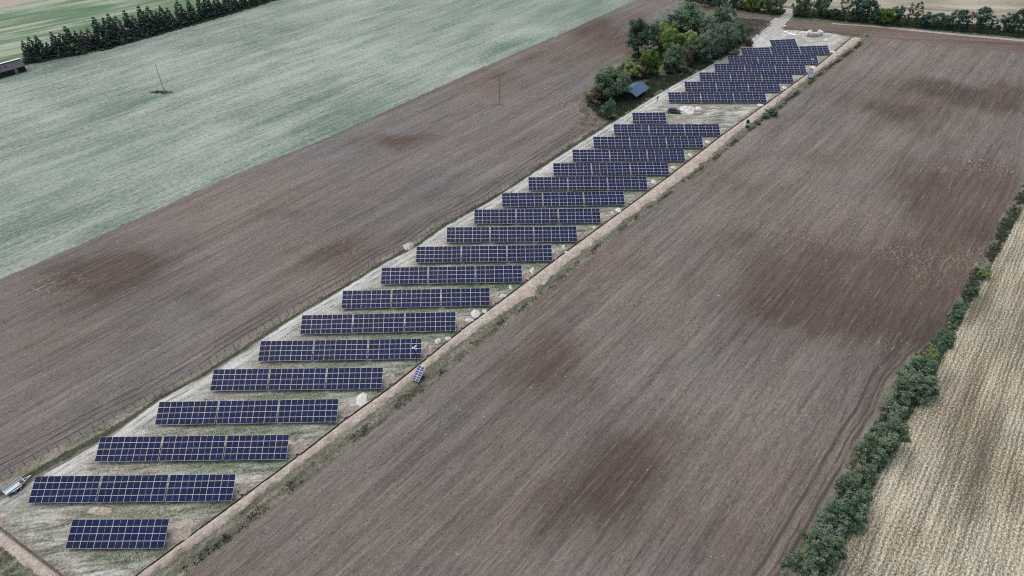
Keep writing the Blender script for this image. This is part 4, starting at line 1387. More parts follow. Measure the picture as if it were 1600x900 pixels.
def area_pts(poly_px, n, sd, clump=0.0):
    g = random.Random(sd); W = U(*poly_px)
    xs = [p.x for p in W]; ys = [p.y for p in W]; out = []
    tries = 0
    while len(out) < n and tries < n * 12:
        tries += 1
        x, y = g.uniform(min(xs), max(xs)), g.uniform(min(ys), max(ys))
        ins = False
        for i in range(len(W)):
            a, b = W[i], W[(i + 1) % len(W)]
            if (a.y > y) != (b.y > y) and x < (b.x - a.x) * (y - a.y) / (b.y - a.y) + a.x: ins = not ins
        if ins and (not clump or mnoise.noise(Vector((x * .2, y * .2, sd))) > clump - .4): out.append((x, y))
    return out


tag(tufts('grove_undergrowth', area_pts([(940, 186), (918, 165), (945, 130), (990, 86), (1020, 66), (1060, 45), (1130, 50), (1178, 46), (1150, 80), (1100, 107), (1060, 128), (1016, 152), (960, 188)], 5200, 21, .2), .3, 1.0, 'grass_deep', sd=11), 'rough green undergrowth below the grove', 'undergrowth')
tag(tufts('grove_weeds', area_pts([(1128, 52), (1150, 28), (1195, 32), (1205, 36), (1178, 60), (1150, 82), (1130, 80)], 1900, 22), .2, .6, 'heather', sd=12), 'grey-brown weeds beside the access track', 'weeds')
tag(tufts('field_corner_weeds', area_pts([(905, 165), (915, 140), (935, 150), (950, 185), (925, 200), (905, 195)], 360, 23, .3), .2, .5, 'straw', sd=13), 'dry weeds at the field corner below the broad tree', 'weeds')
tag(tufts('tree_row_undergrowth', area_pts([(1240, 26), (1300, 31), (1364, 38), (1442, 45), (1610, 60), (1610, 52), (1506, 40), (1420, 31), (1300, 20), (1240, 14)], 2600, 24, .1), .4, 1.3, 'grass_deep', sd=14), 'dark undergrowth below the far tree row', 'undergrowth')
tag(tufts('far_lane_undergrowth', area_pts([(1040, -8), (1120, 12), (1215, 25), (1228, 18), (1150, 8), (1050, -20)], 900, 25, .1), .5, 1.4, 'grass_deep', sd=15), 'dark undergrowth below the lane trees', 'undergrowth')
tag(tufts('spruce_undergrowth', area_pts([(30, 104), (165, 78), (275, 48), (412, 8), (440, -4), (412, -2), (275, 38), (165, 68), (36, 96)], 1700, 26), .3, .9, 'grass_deep', sd=16), 'dark undergrowth below the spruce row', 'undergrowth')
tag(tufts('site_end_weeds', area_pts([(1222, 46), (1235, 47), (1300, 52), (1345, 58), (1345, 54), (1300, 49), (1235, 43), (1220, 42)], 420, 27), .1, .3, 'straw', sd=17), 'dry grass at the far end of the site', 'dry grass')
g_pts = []
gr = random.Random(77)
for i in range(18):
    A, B, k = ROWW[i]
    for _ in range(170 if i < 10 else 110):
        u = gr.gauss(gr_seed[i][0], .25); v_ = gr.gauss(-1.0, .8)
        if gr.random() < .35: u = gr.gauss(1.03, .06); v_ = gr.gauss(-.8, 1.0)
        p = A.lerp(B, u) + Vector((0, v_))
        _, lp = lip_at_y(p.y)
        if lp is None or p.x > lp.x - .4: continue
        if u < -.02: continue
        g_pts.append((p.x, p.y))
tag(tufts('site_grass', g_pts, .06, .22, 'grass', 7, .3, sd=18), 'sparse grass between the rows of solar tables', 'grass')
tag(tufts('pole_foot_grass', [(un(250 + gr.gauss(0, 9), 144.5 + gr.gauss(0, 1.1)).x, un(250, 144.5 + gr.gauss(0, 1.1)).y) for _ in range(110)], .15, .38, 'grass_deep', sd=19), 'dark grass at the foot of the left pole', 'grass')
tag(tufts('field_pole_weeds', [(un(779 + gr.gauss(0, 5), 164 + gr.gauss(0, 1)).x, un(779, 164 + gr.gauss(0, 1)).y) for _ in range(36)], .1, .25, 'heather', sd=20), 'dark weeds at the foot of the field pole', 'weeds')

# loose clods and rubble: uncountable
def clods(name, pts, rmin, rmax, mat, sd):
    g = np.random.default_rng(sd); n = len(pts)
    r = rmin + (rmax - rmin) * g.random(n) ** 2.5
    base = np.array([(1, 0, 0), (0, 1, 0), (-1, 0, 0), (0, -1, 0), (0, 0, .8), (0, 0, -.5)], float)
    V = base[None] * r[:, None, None] * g.uniform(.6, 1.35, (n, 6, 1))
    a = g.uniform(0, 6.28, n); ca, sa = np.cos(a), np.sin(a)
    X = V[:, :, 0] * ca[:, None] - V[:, :, 1] * sa[:, None]; Y = V[:, :, 0] * sa[:, None] + V[:, :, 1] * ca[:, None]
    V[:, :, 0] = X + np.array([p[0] for p in pts])[:, None]; V[:, :, 1] = Y + np.array([p[1] for p in pts])[:, None]
    V[:, :, 2] += .02 + r[:, None] * .15
    tri = np.array([(0, 1, 4), (1, 2, 4), (2, 3, 4), (3, 0, 4), (1, 0, 5), (2, 1, 5), (3, 2, 5), (0, 3, 5)])
    Fc = (tri[None] + 6 * np.arange(n)[:, None, None]).reshape(-1, 3)
    me = bpy.data.meshes.new(name); me.from_pydata(V.reshape(-1, 3).tolist(), [], Fc.tolist()); me.materials.append(mat)
    o = link(name, me); o['kind'] = 'stuff'
    return o


tag(clods('field_clods', area_pts([(330, 895), (640, 640), (840, 480), (1060, 310), (1200, 200), (1560, 200), (1560, 330), (1480, 480), (1380, 590), (1230, 880)], 9000, 31), .05, .17, M['plough_r'], 1), 'loose soil clods on the right ploughed field', 'soil clods')
tag(clods('field_clods', area_pts([(2, 735), (2, 460), (300, 320), (640, 175), (900, 60), (930, 150), (740, 310), (580, 410), (300, 570)], 4500, 32), .05, .16, M['plough_l'], 2), 'loose soil clods on the left ploughed field', 'soil clods')
tag(clods('pale_stones', area_pts([(330, 895), (640, 640), (840, 480), (1060, 310), (1400, 260), (1480, 480), (1380, 590), (1230, 880)], 420, 33), .05, .17, M['pale_sand'], 3), 'small pale stones on the ploughed field', 'stones')
tag(clods('bank_rubble', strip_pts(SP_L, SP_R, 2.2, .05, 1.08, 0, 34), .05, .24, M['spoil'], 4), 'crumbly lumps along the spoil bank', 'soil lumps')
tag(clods('site_rubble', [(p[0], p[1]) for p in strip_pts(offset(L_siteW[1:17], -1.0), offset(L_siteW[1:17], -13.0), .35, 0, 1, .25, 35)], .04, .18, M['pale_sand'], 5), 'scattered pale rubble on the worn site ground', 'rubble')
t = NT('wheel_rut_soil'); v = t.coords(ANG)
c = t.mix(t.noise(v, 2.2, 4, .8), (.10, .10, .09), (.25, .25, .235))
mt = t.out(c)
tp = t.node('ShaderNodeBsdfTransparent'); mx = t.node('ShaderNodeMixShader')
t.l.new(t.ramp(t.noise(t.scaled(v, .16, .9), 1.2, 4, .75), [(.46, 0.0), (.62, .65)]), mx.inputs[0])
t.l.new(tp.outputs[0], mx.inputs[1]); t.l.new(t.b.outputs[0], mx.inputs[2]); t.l.new(mx.outputs[0], t.n['Material Output'].inputs['Surface'])
for k, (dd, ww) in enumerate(((-1.0, .4), (-2.7, .35))):
    a_ = jitter(offset(L_siteW[1:], dd), 1.5, .3, False, 50 + k); b_ = jitter(offset(L_siteW[1:], dd - ww), 1.5, .3, False, 60 + k)
    sheet('wheel_rut', a_ + list(reversed(b_)), .021, mt)

t = NT('field_rut_soil'); v = t.coords(R(49.6))
c = t.mix(t.noise(v, 2.2, 4, .8), (.045, .040, .037), (.10, .09, .083))
mt2 = t.out(c)
tp = t.node('ShaderNodeBsdfTransparent'); mx = t.node('ShaderNodeMixShader')
t.l.new(t.ramp(t.noise(t.scaled(v, .07, .9), 1.2, 4, .75), [(.36, 0.0), (.56, .85)]), mx.inputs[0])
t.l.new(tp.outputs[0], mx.inputs[1]); t.l.new(t.b.outputs[0], mx.inputs[2]); t.l.new(mx.outputs[0], t.n['Material Output'].inputs['Surface'])
for base, sgn, lst, zz in ((L_hedgeL[:9], 1, ((.5, .55), (1.5, .35), (3.0, .6)), .0155), (L_fence[1:-1], 1, ((1.3, .35), (2.9, .35), (4.4, .3)), .0115)):
    for k, (dd, ww) in enumerate(lst):
        a_ = jitter(offset(base, sgn * dd), 1.5, .2, False, 70 + k); b_ = jitter(offset(base, sgn * (dd + ww)), 1.5, .2, False, 70 + k)
        sheet('wheel_rut', a_ + list(reversed(b_)), zz, mt2)

# ------------------------------------------------------------------ field fence
fr = empty('field_fence', (L_fence[1].x, L_fence[1].y, 0))
tag(fr, 'low wire fence with thin dark posts along the ploughed field', 'fence')
fl, flen = resample(offset(L_fence[:-1], -.15), 100)
for me_i in range(3):
    pass
post_me = []
for i in range(3):
    mb = MB(); mb.tube((0, 0, -.2), (random.gauss(0, .05), random.gauss(0, .05), 1.3), .05, .04, 6); post_me.append(mb.mesh('fence_post', M['fence_wood'], False))
wires = MB()
tops = []
for i in range(0, 100):
    p = fl[i] - L_fence[1]
    o = link('fence_post', post_me[i % 3], fr); o.location = (p.x + random.gauss(0, .1), p.y + random.gauss(0, .1), 0)
    o.rotation_euler = (random.gauss(0, .05), random.gauss(0, .05), random.uniform(0, 6))
    tops.append(o.location.copy())
for a, b in zip(tops, tops[1:]):
    for z in (.45, .8, 1.2):
        wires.tube(a + Vector((0, 0, z)), b + Vector((0, 0, z)), .006, .006, 4, cap=False)
wires.build('fence_wire', M['wire'], fr)

# ------------------------------------------------------------------ power line
def pole(px, py, h, mat, label, arm):
    p = un(px, py)
    r = empty('utility_pole', (p.x, p.y, .01), R(20)); tag(r, label, 'utility pole', 'poles of the power line')
    mb = MB(); mb.tube((0, 0, -.3), (0, 0, h), .11, .075, 9); mb.build('shaft', mat, r, True)
    mb = MB()
    if arm == 1:
        mb.box(0, 0, h - 1.2, .12, 1.5, .12); mb.build('crossarm', M['wood_pole'], r)
        for y in (-.65, .65):
            mb = MB(); mb.tube((0, y, h - 1.14), (0, y, h - .9), .05, .05, 7); mb.build('insulator', M['wire'], r)
        mb = MB(); mb.tube((.1, 0, h - 2.3), (.3, 0, h - 2.3), .10, .10, 8); mb.build('switch_box', M['wire'], r)
    else:
        for s in (-1, 1):
            mb = MB(); mb.tube((.1, s * .12, h - .35 - .3 * (s > 0)), (.3, s * .12, h - .3 - .3 * (s > 0)), .045, .045, 7); mb.build('insulator', M['wire'], r)
    return p


p1 = pole(257.5, 144.5, 10.3, M['wood_pole'], 'dark wooden pole standing in the pale green crop field', 0)
p2 = pole(781, 163.5, 10.3, M['wood_pole'], 'dark wooden pole with crossarm in the ploughed left field', 1)
p3 = pole(1208, 181, 8.4, M['pale_pole'], 'pale slender pole in the verge bush near the green machine', 0)
wl = MB()
ends = [(p1, 10.0), (p2, 9.3), (p3, 8.1), (un(1660, 200), 8.1)]
for (a, za), (b, zb_) in zip(ends, ends[1:]):
    for off in (-.3, .3):
        prev = None
        for i in range(13):
            s = i / 12; q = a.lerp(b, s)
            pt = Vector((q.x, q.y + off, za + (zb_ - za) * s - 4 * 1.1 * s * (1 - s)))
            if prev is not None: wl.tube(prev, pt, .009, .009, 4, cap=False)
            prev = pt
o = wl.build('power_line', M['wire']); tag(o, 'thin pair of overhead wires strung between the three poles', 'power line')

# ------------------------------------------------------------------ mobile solar camera towers
def camera_tower(px, py, ang, mast_px, label, mh=6.0):
    p = un(px, py)
    r = empty('camera_tower', (p.x, p.y, .02), ang)
    tag(r, label, 'camera tower', 'mobile solar camera towers')
    # local: panel faces -y
    mb = MB(); mb.box(0, .1, .32, 1.15, 1.9, .10); mb.box(0, 1.15, .30, .08, .7, .08)
    mb.build('chassis', M['steel'], r)
    mb = MB(); mb.box(.0, .55, .82, 1.1, .75, .86); mb.build('cabinet', M['beige'], r, bevel=.03)
    for s in (-1, 1):
        mb = MB(); mb.tube((s * .62, .1, .30), (s * .78, .1, .30), .29, .29, 14); w = mb.build('wheel', M['rubber'], r)
        mb = MB(); mb.tube((s * .775, .1, .30), (s * .79, .1, .30), .15, .15, 10); mb.build('rim', M['rim'], w)
    tl = R(33)
    ct, s_ = math.cos(tl), math.sin(tl)
    W_, L_ = 1.66, 1.0
    for k in range(3):
        d = -1.55 + (L_ + .03) * (k + .5)
        pn = MB()
        pn.box(0, 0, 0, W_, L_, .04, 0)
        for x in (-1, 1):
            for y in (-1, 1):
                pn.box(x * (W_ / 4 - .008), y * (L_ / 4 - .008), .0215, W_ / 2 - .09, L_ / 2 - .075, .004, 1)
        q = pn.build('solar_panel', [M['white'], M['cells2']], r)
        q.location = (0, d * ct - .15, 1.45 + d * s_); q.rotation_euler = (tl, 0, 0)
    mb = MB()
    for x in (-.5, .5):
        mb.tube((x, -1.1, .36), (x, -1.05, .98), .03, .03, 6); mb.tube((x, .85, .36), (x, .9, 1.98), .03, .03, 6)
    mb.build('panel_frame', M['steel'], r)
    inv = Matrix.Rotation(-ang, 2)
    m = inv @ (un(*mast_px) - p)
    mb = MB()
    mb.tube((m.x, m.y, 0), (m.x, m.y, mh * .5), .075, .07, 9); mb.tube((m.x, m.y, mh * .5), (m.x, m.y, mh), .055, .05, 9)
    mb.build('mast', M['blackp'], r, True)
    mb = MB()
    mb.box(m.x * .5, m.y * .5 + .1, .3, .08, .08, .08)
    mb.tube((m.x, m.y, .12), (0, .9, .32), .05, .05, 6); mb.build('mast_arm', M['steel'], r)
    mb = MB(); mb.box(m.x, m.y, mh - .12, 1.0, .07, .07); mb.build('head_bar', M['white'], r)
    for i, (dx, dy, dz, a2) in enumerate(((-.42, -.12, -.12, .4), (.42, -.12, -.12, -.5), (0, .18, .18, 2.8), (.1, -.2, .22, .1))):
        c = MB()
        d = Vector((math.sin(a2), -math.cos(a2), -.25)).normalized()
        a = Vector((m.x + dx, m.y + dy, mh + dz))
        c.tube(a - d * .1, a + d * .34, .13, .15, 10); q = c.build('camera', M['white'], r, True)
        c = MB(); c.tube(a + d * .341, a + d * .355, .09, .09, 10); c.build('lens', M['glass'], q)
    return r


t = NT('tower_cells'); v = t.coords()
M['cells2'] = t.out(t.mix(t.noise(v, 3, 2), (.03, .05, .16), (.045, .07, .21)), rough=.2)
camera_tower(655.5, 590.5, R(-27), (652.8, 577.5), 'mobile solar camera tower with white mast head before the fifth row of three', 6.3)
camera_tower(1265, 121.5, R(-24), (1263.5, 115.5), 'far mobile solar camera tower between trench and verge', 5.6)

# ------------------------------------------------------------------ green machine (mini excavator)
p = un(1167.3, 198.5)
r = empty('mini_excavator', (p.x, p.y, .03), R(70)); tag(r, 'small green machine with dark cab standing on the spoil bank', 'excavator')
for s in (-1, 1):
    mb = MB(); mb.box(0, s * .45, .22, 1.55, .26, .40); mb.build('track', M['rubber'], r, bevel=.12, seg=3)
mb = MB(); mb.box(0, 0, .50, .8, .7, .22); mb.build('undercarriage', M['blackp'], r, bevel=.03)
mb = MB(); mb.box(-.35, 0, .92, 1.15, 1.15, .66, 0, 0, .88); mb.build('engine_cover', M['green_p'], r, bevel=.14, seg=3)
mb = MB(); mb.box(.38, .18, .70, .7, .74, .2); mb.box(.38, .18, 2.22, .86, .84, .10)
for x in (.08, .70):
    for y in (-.14, .50): mb.tube((x, y, .75), (x, y, 2.2), .045, .045, 6)
cab = mb.build('cab', M['blackp'], r)
mb = MB(); mb.box(.40, .18, 1.50, .52, .56, 1.3); mb.build('window', M['glass'], cab, bevel=.04)
mb = MB(); mb.tube((.7, -.3, .8), (1.25, -.3, 1.75), .11, .10, 8); mb.tube((1.25, -.3, 1.75), (1.75, -.3, 1.05), .10, .08, 8); b_ = mb.build('boom', M['blackp'], r, True)
mb = MB(); mb.box(1.8, -.3, .8, .34, .5, .36, 0, 0, .6); mb.build('bucket', M['steel'], b_, bevel=.04)
mb = MB(); mb.box(.98, 0, .30, .10, 1.2, .36); mb.build('dozer_blade', M['green_p'], r, bevel=.02)

# ------------------------------------------------------------------ dark blue car
def car(px, py, rz):
    p = un(px, py)
    r = empty('parked_car', (p.x, p.y, .02), rz); tag(r, 'dark blue car parked by the white sand pile', 'car')
    secs = [(-2.25, .82, .42, .78), (-2.1, .90, .36, .92), (-1.5, .93, .32, .98), (-.6, .94, .30, .98), (.5, .94, .30, .97), (1.3, .93, .32, .94), (1.95, .90, .36, .86), (2.25, .78, .42, .68)]
    mb = MB(); prof = [(-1, 0), (-1.0, .5), (-.93, .86), (-.7, 1.0), (.7, 1.0), (.93, .86), (1.0, .5), (1, 0)]
    for x, w, z0, z1 in secs:
        for a, b in prof: mb.v.append((x, a * w, z0 + b * (z1 - z0)))
    n = len(prof)
    for i in range(len(secs) - 1):
        for j in range(n):
            k = (j + 1) % n
            mb.f.append((i * n + j, (i + 1) * n + j, (i + 1) * n + k, i * n + k)); mb.m.append(0)
    mb.f.append(tuple(reversed(range(n)))); mb.m.append(0)
    mb.f.append(tuple((len(secs) - 1) * n + j for j in range(n))); mb.m.append(0)
    body = mb.build('body', M['darkpaint'], r, True)
    mb = MB()
    b = [(-1.85, .80), (1.05, .80)]; tp = [(-1.35, .62), (.35, .62)]
    mb.hexa([(-1.85, -.80, .94), (1.1, -.80, .94), (1.1, .80, .94), (-1.85, .80, .94), (-1.35, -.62, 1.46), (.3, -.62, 1.46), (.3, .62, 1.46), (-1.35, .62, 1.46)])
    cab = mb.build('window', M['glass'], r, bevel=.05)
    mb = MB(); mb.box(-.52, 0, 1.475, 1.72, 1.26, .05); rf = mb.build('roof', M['darkpaint'], r, bevel=.02)
    mb = MB()
    for s in (-1, 1):
        for (x0, x1) in ((1.1, .3), (-.45, -.45), (-1.85, -1.35)):
            mb.tube((x0, s * .815, .95), (x1, s * .64, 1.47), .035, .035, 6)
        mb.tube((-1.3, s * .5, 1.51), (.2, s * .5, 1.51), .02, .02, 6)
    mb.build('pillar', M['darkpaint'], r)
    for x in (-1.4, 1.42):
        for s in (-1, 1):
            mb = MB(); mb.tube((x, s * .74, .33), (x, s * .965, .33), .34, .34, 18); w = mb.build('wheel', M['rubber'], r)
            mb = MB(); mb.tube((x, s * .966, .33), (x, s * .975, .33), .21, .21, 12); mb.build('rim', M['rim'], w)
    for s in (-1, 1):
        mb = MB(); mb.box(2.16, s * .58, .70, .12, .34, .14); mb.build('headlight', M['lamp_w'], r, bevel=.03)
        mb = MB(); mb.box(-2.2, s * .64, .78, .08, .26, .2); mb.build('tail_light', M['lamp_r'], r, bevel=.02)
        mb = MB(); mb.box(.78, s * 1.0, 1.02, .14, .2, .14); mb.build('mirror', M['darkpaint'], r, bevel=.03)
    return r


car(1053, 176.5, R(-14))

# ------------------------------------------------------------------ flatbed trailer
a = un(13.5, 769); b = un(41.5, 749)
ang = math.atan2((b - a).y, (b - a).x)
c0 = (un(25, 763.5))
r = empty('flatbed_trailer', (c0.x, c0.y, .02), ang); tag(r, 'pale flatbed trailer parked in the grassy ditch at the left edge', 'trailer')
mb = MB(); mb.box(0, 0, .62, 3.1, 1.62, .10)
for y in (-.5, 0, .5): mb.box(0, y, .675, 3.0, .03, .012)
mb.build('bed', M['bluewhite'], r)
for s in (-1, 1):
    mb = MB(); mb.box(0, s * .825, .82, 3.1, .04, .38); mb.build('side_board', M['bluewhite'] if s < 0 else M['white'], r)
mb = MB(); mb.box(0, .45, .70, 2.9, .34, .05); mb.build('ramp', M['greyblue'], r)
mb = MB(); mb.box(1.57, 0, .80, .04, 1.6, .34); mb.build('headboard', M['white'], r)
mb = MB(); mb.box(-1.6, 0, .55, .06, 1.7, .42)
tb = mb.build('tail_board', M['bluewhite'], r)
for s in (-1, 1):
    mb = MB(); mb.box(-1.645, s * .66, .55, .03, .22, .14); mb.build('tail_light', M['lamp_r'], tb)
mb = MB(); mb.tube((1.5, .45, .55), (2.5, .02, .52), .05, .05, 6); mb.tube((1.5, -.45, .55), (2.5, -.02, .52), .05, .05, 6); mb.box(2.55, 0, .54, .4, .14, .1)
mb.build('drawbar', M['white'], r)
mb = MB(); mb.tube((2.2, .0, .02), (2.2, 0, .6), .04, .04, 6); mb.build('jockey_stand', M['steel'], r)
for x in (-.42, .42):
    for s in (-1, 1):
        mb = MB(); mb.tube((x, s * .88, .32), (x, s * 1.06, .32), .32, .32, 16); w = mb.build('wheel', M['rubber'], r)
        mb = MB(); mb.tube((x, s * 1.061, .32), (x, s * 1.072, .32), .18, .18, 10); mb.build('rim', M['rim'], w)
for s in (-1, 1):
    mb = MB(); mb.box(0, s * .97, .70, 1.6, .22, .03); mb.build('mudguard', M['white'], r)
dx, dy = math.cos(ang), math.sin(ang)
tbx = empty('tool_box', (c0.x + dx * 1.15 + dy * .2, c0.y + dy * 1.15 - dx * .2, .70), ang); tag(tbx, 'brown tool box lying at the front of the flatbed trailer', 'box')
mb = MB(); mb.box(0, 0, .14, .5, .62, .26); mb.build('box_body', M['brown_box'], tbx, bevel=.02)
mb = MB(); mb.box(0, 0, .295, .53, .65, .05); mb.build('lid', M['brown_box'], tbx, bevel=.015)

# ------------------------------------------------------------------ blue roofed open shed
ca, cb = un(981.7, 141, 3.7), un(1002.8, 127, 3.7)
mid = (ca + cb) / 2; d = cb - ca; L = d.length; ang = math.atan2(d.y, d.x)
r = empty('open_shed', (mid.x, mid.y, 0.01), ang); tag(r, 'open-sided shed with a blue-grey metal gable roof beside the grove', 'shed')
hw, eav, rid = 3.2, 2.25, 3.7
for s in (-1, 1):
    mb = MB()
    y0, y1 = 0.02 * s, s * (hw + .25)
    ze = eav - .12
    q = [(-L / 2, y0, rid - .06), (L / 2, y0, rid - .06), (L / 2, y1, ze - .06), (-L / 2, y1, ze - .06)]
    if s > 0: q = [q[3], q[2], q[1], q[0]]
    top = [(x, y, z + .06) for x, y, z in q]
    q = q if s < 0 else q
    mb.hexa([q[3], q[2], q[1], q[0], top[3], top[2], top[1], top[0]])
    o = mb.build('roof_slope', M['metal_roof'], r)
    bm = bmesh.new(); bm.from_mesh(o.data); bmesh.ops.recalc_face_normals(bm, faces=bm.faces); bm.to_mesh(o.data); bm.free()
mb = MB(); mb.box(0, 0, rid + .03, L, .3, .04); mb.build('ridge_cap', M['metal_roof'], r)
for x in (-L / 2 + .4, 0, L / 2 - .4):
    for y in (-hw, hw):
        mb = MB(); mb.box(x, y, eav / 2 - .1, .16, .16, eav - .2); mb.build('post', M['fence_wood'], r)
mb = MB()
for y in (-hw, hw): mb.box(0, y, eav - .27, L - .4, .14, .14)
for x in (-L / 2 + .4, 0, L / 2 - .4): mb.box(x, 0, eav - .42, .12, 2 * hw - .2, .14)
mb.build('beam', M['fence_wood'], r)
mb = MB(); mb.box(-L * .15, hw - .2, 1.0, L * .6, .08, 1.9); mb.box(-L / 2 + .3, .6, 1.0, .08, 4.0, 1.9); mb.build('wall_boards', M['brick'], r)

# ------------------------------------------------------------------ barn in the top left corner
pr0, pr1 = un(2, 99.5, 4.1), un(31, 91.6, 4.1)
d = (pr1 - pr0); ang = math.atan2(d.y, d.x); dn = d.normalized()
L = 13.0
cen = pr1 - dn * (L / 2)
r = empty('barn', (cen.x, cen.y, 0.01), ang); tag(r, 'dark barn with a pale ridge at the end of the spruce row', 'barn')
hw, eav, rid = 2.7, 2.3, 4.1
mb = MB()
mb.box(0, 0, eav / 2, L - .5, 2 * hw - .6, eav)
x_ = L / 2 - .25
for x in (-x_, x_):
    n = len(mb.v); mb.v += [(x, -hw + .3, eav), (x, hw - .3, eav), (x, 0, rid - .25)]; mb.f.append((n, n + 1, n + 2)); mb.m.append(0)
mb.build('wall', M['brick'], r)
for s in (-1, 1):
    mb = MB()
    q = [(-L / 2, 0, rid), (L / 2, 0, rid), (L / 2, s * (hw + .3), eav - .2), (-L / 2, s * (hw + .3), eav - .2)]
    lo = [(x, y, z - .1) for x, y, z in q]
    mb.hexa(lo + q)
    o = mb.build('roof_slope', M['barn_roof'] if s < 0 else M['bluewhite'], r)
    bm = bmesh.new(); bm.from_mesh(o.data); bmesh.ops.recalc_face_normals(bm, faces=bm.faces); bm.to_mesh(o.data); bm.free()
mb = MB(); mb.box(0, .1, rid + .06, L + .1, .95, .08); mb.build('ridge_cap', M['white'], r)
for x in (-2.6, -.4, 1.8):
    mb = MB(); mb.box(x, -hw + .27, 1.35, .9, .08, .7); mb.build('window', M['glass'], r)
mb = MB(); mb.box(2.9, -hw + .27, .98, 1.0, .08, 1.9); mb.build('door', M['steel'], r)
for x in (-3.6, -1.6, .4):
    mb = MB(); mb.box(x, -1.3, 3.22, .8, .7, .16); o = mb.build('roof_window', M['glass'], r)
    o.location = (0, 0, 0)

# ------------------------------------------------------------------ pallets, sheets, tub
PAL = [(1261.5, 56.6, 'white', 'leftmost wrapped pallet load at the far end of the site', 0), (1266.5, 57.0, 'white', 'wrapped pallet load, second from the left, blue film on top', 1),
       (1272, 57.4, 'carton', 'bare tan carton pallet load in the middle of the stacks', 2), (1277, 57.0, 'white', 'wrapped pallet load right of the tan one', 1), (1282, 55.8, 'white', 'rightmost wrapped pallet load at the far end of the site', 0),
       (1264.5, 54.2, 'white', 'rear wrapped pallet load behind the left pair', 1), (1279, 54.2, 'white', 'rear wrapped pallet load behind the right pair', 1)]
for i, (px, py, kd, lab, top) in enumerate(PAL):
    p = un(px, py)
    r = empty('pallet_load', (p.x, p.y, .018), R(random.uniform(-6, 6))); tag(r, lab, 'pallet load', 'wrapped pallet loads at the site end')
    mb = MB()
    for y in (-.5, 0, .5): mb.box(0, y, .06, 1.2, .1, .1)
    for x in np.linspace(-.55, .55, 6): mb.box(x, 0, .125, .12, 1.15, .025)
    mb.build('pallet', M['pallet'], r)
    mb = MB(); mb.box(0, 0, .86, 1.15, 1.1, 1.42); mb.build('cartons', M['carton'], r, bevel=.03)
    if kd == 'white':
        mb = MB(); mb.box(0, 0, 1.45, 1.24, 1.2, .95, 0, 0, .93); mb.build('film_wrap', M['wrap'], r, bevel=.06)
        if top: mb = MB(); mb.box(0, .1, 1.95, .95, .7, .06, 0, .3); mb.build('film_sheet', M['blue_tarp'], r, bevel=.02)
SHT = [(1228, 50, 4.5, .8, 'long white film strip lying by the weeds left of the pallets'), (1236, 52.5, 4, 1.2, 'crumpled white film in the middle left of the pallets'), (1242, 54, 4, 1.0, 'white board pile nearest the pallets'), (1249.5, 53.5, 2.5, 1.3, 'small beige heap just left of the pallets')]
for i, (px, py, rx, ry, lab) in enumerate(SHT):
    p = un(px, py); d = (un(px, py - ry) - un(px, py + ry)).length / 2
    heap('film_sheet' if i < 3 else 'sand_heap', p, rx / sc_at(py), d, .45, M['wrap'] if i < 3 else M['pale_sand'], lab, 'plastic film' if i < 3 else 'sand heap', None, 200 + i, .9, R(-18))
p = un(1225.5, 43.5)
r = empty('yellow_tub', (p.x, p.y, .015)); tag(r, 'small bright yellow tub beside the access track', 'tub')
mb = MB(); mb.tube((0, 0, 0), (0, 0, .85), .45, .55, 16); mb.build('tub_body', M['yellow'], r, True)
mb = MB(); mb.tube((0, 0, .85), (0, 0, .93), .59, .59, 16); mb.build('rim', M['yellow'], r)
p = un(1353, 56.5)
r = empty('water_tank', (p.x, p.y, .015), R(10)); tag(r, 'small dark grey-blue tank at the far end of the spoil bank', 'tank')
mb = MB(); mb.box(0, 0, .6, 1.0, 1.0, 1.1); mb.build('tank_body', M['greyblue'], r, bevel=.08)
mb = MB(); mb.tube((0, 0, 1.15), (0, 0, 1.25), .2, .2, 10); mb.build('cap', M['blackp'], r)


# ------------------------------------------------------------------ person
def skinned(name, chains, mat, parent, sub=2):
    """chains of ((x,y,z), r); one skin-modifier mesh"""
    vs, es, rs = [], [], []
    key = {}
    for ch in chains:
        prev = None
        for (co, rr) in ch:
            k = tuple(round(c, 3) for c in co)
            if k not in key:
                key[k] = len(vs); vs.append(co); rs.append(rr)
            i = key[k]
            if prev is not None and prev != i: es.append((prev, i))
            prev = i
    me = bpy.data.meshes.new(name); me.from_pydata(vs, es, [])
    me.materials.append(mat)
    o = link(name, me, parent)
    m = o.modifiers.new('skin', 'SKIN'); m.use_smooth_shade = True
    for v_, rr in zip(me.skin_vertices[0].data, rs): v_.radius = (rr, rr) if not isinstance(rr, tuple) else rr
    me.skin_vertices[0].data[0].use_root = True
    s = o.modifiers.new('sub', 'SUBSURF'); s.levels = sub; s.render_levels = sub
    return o


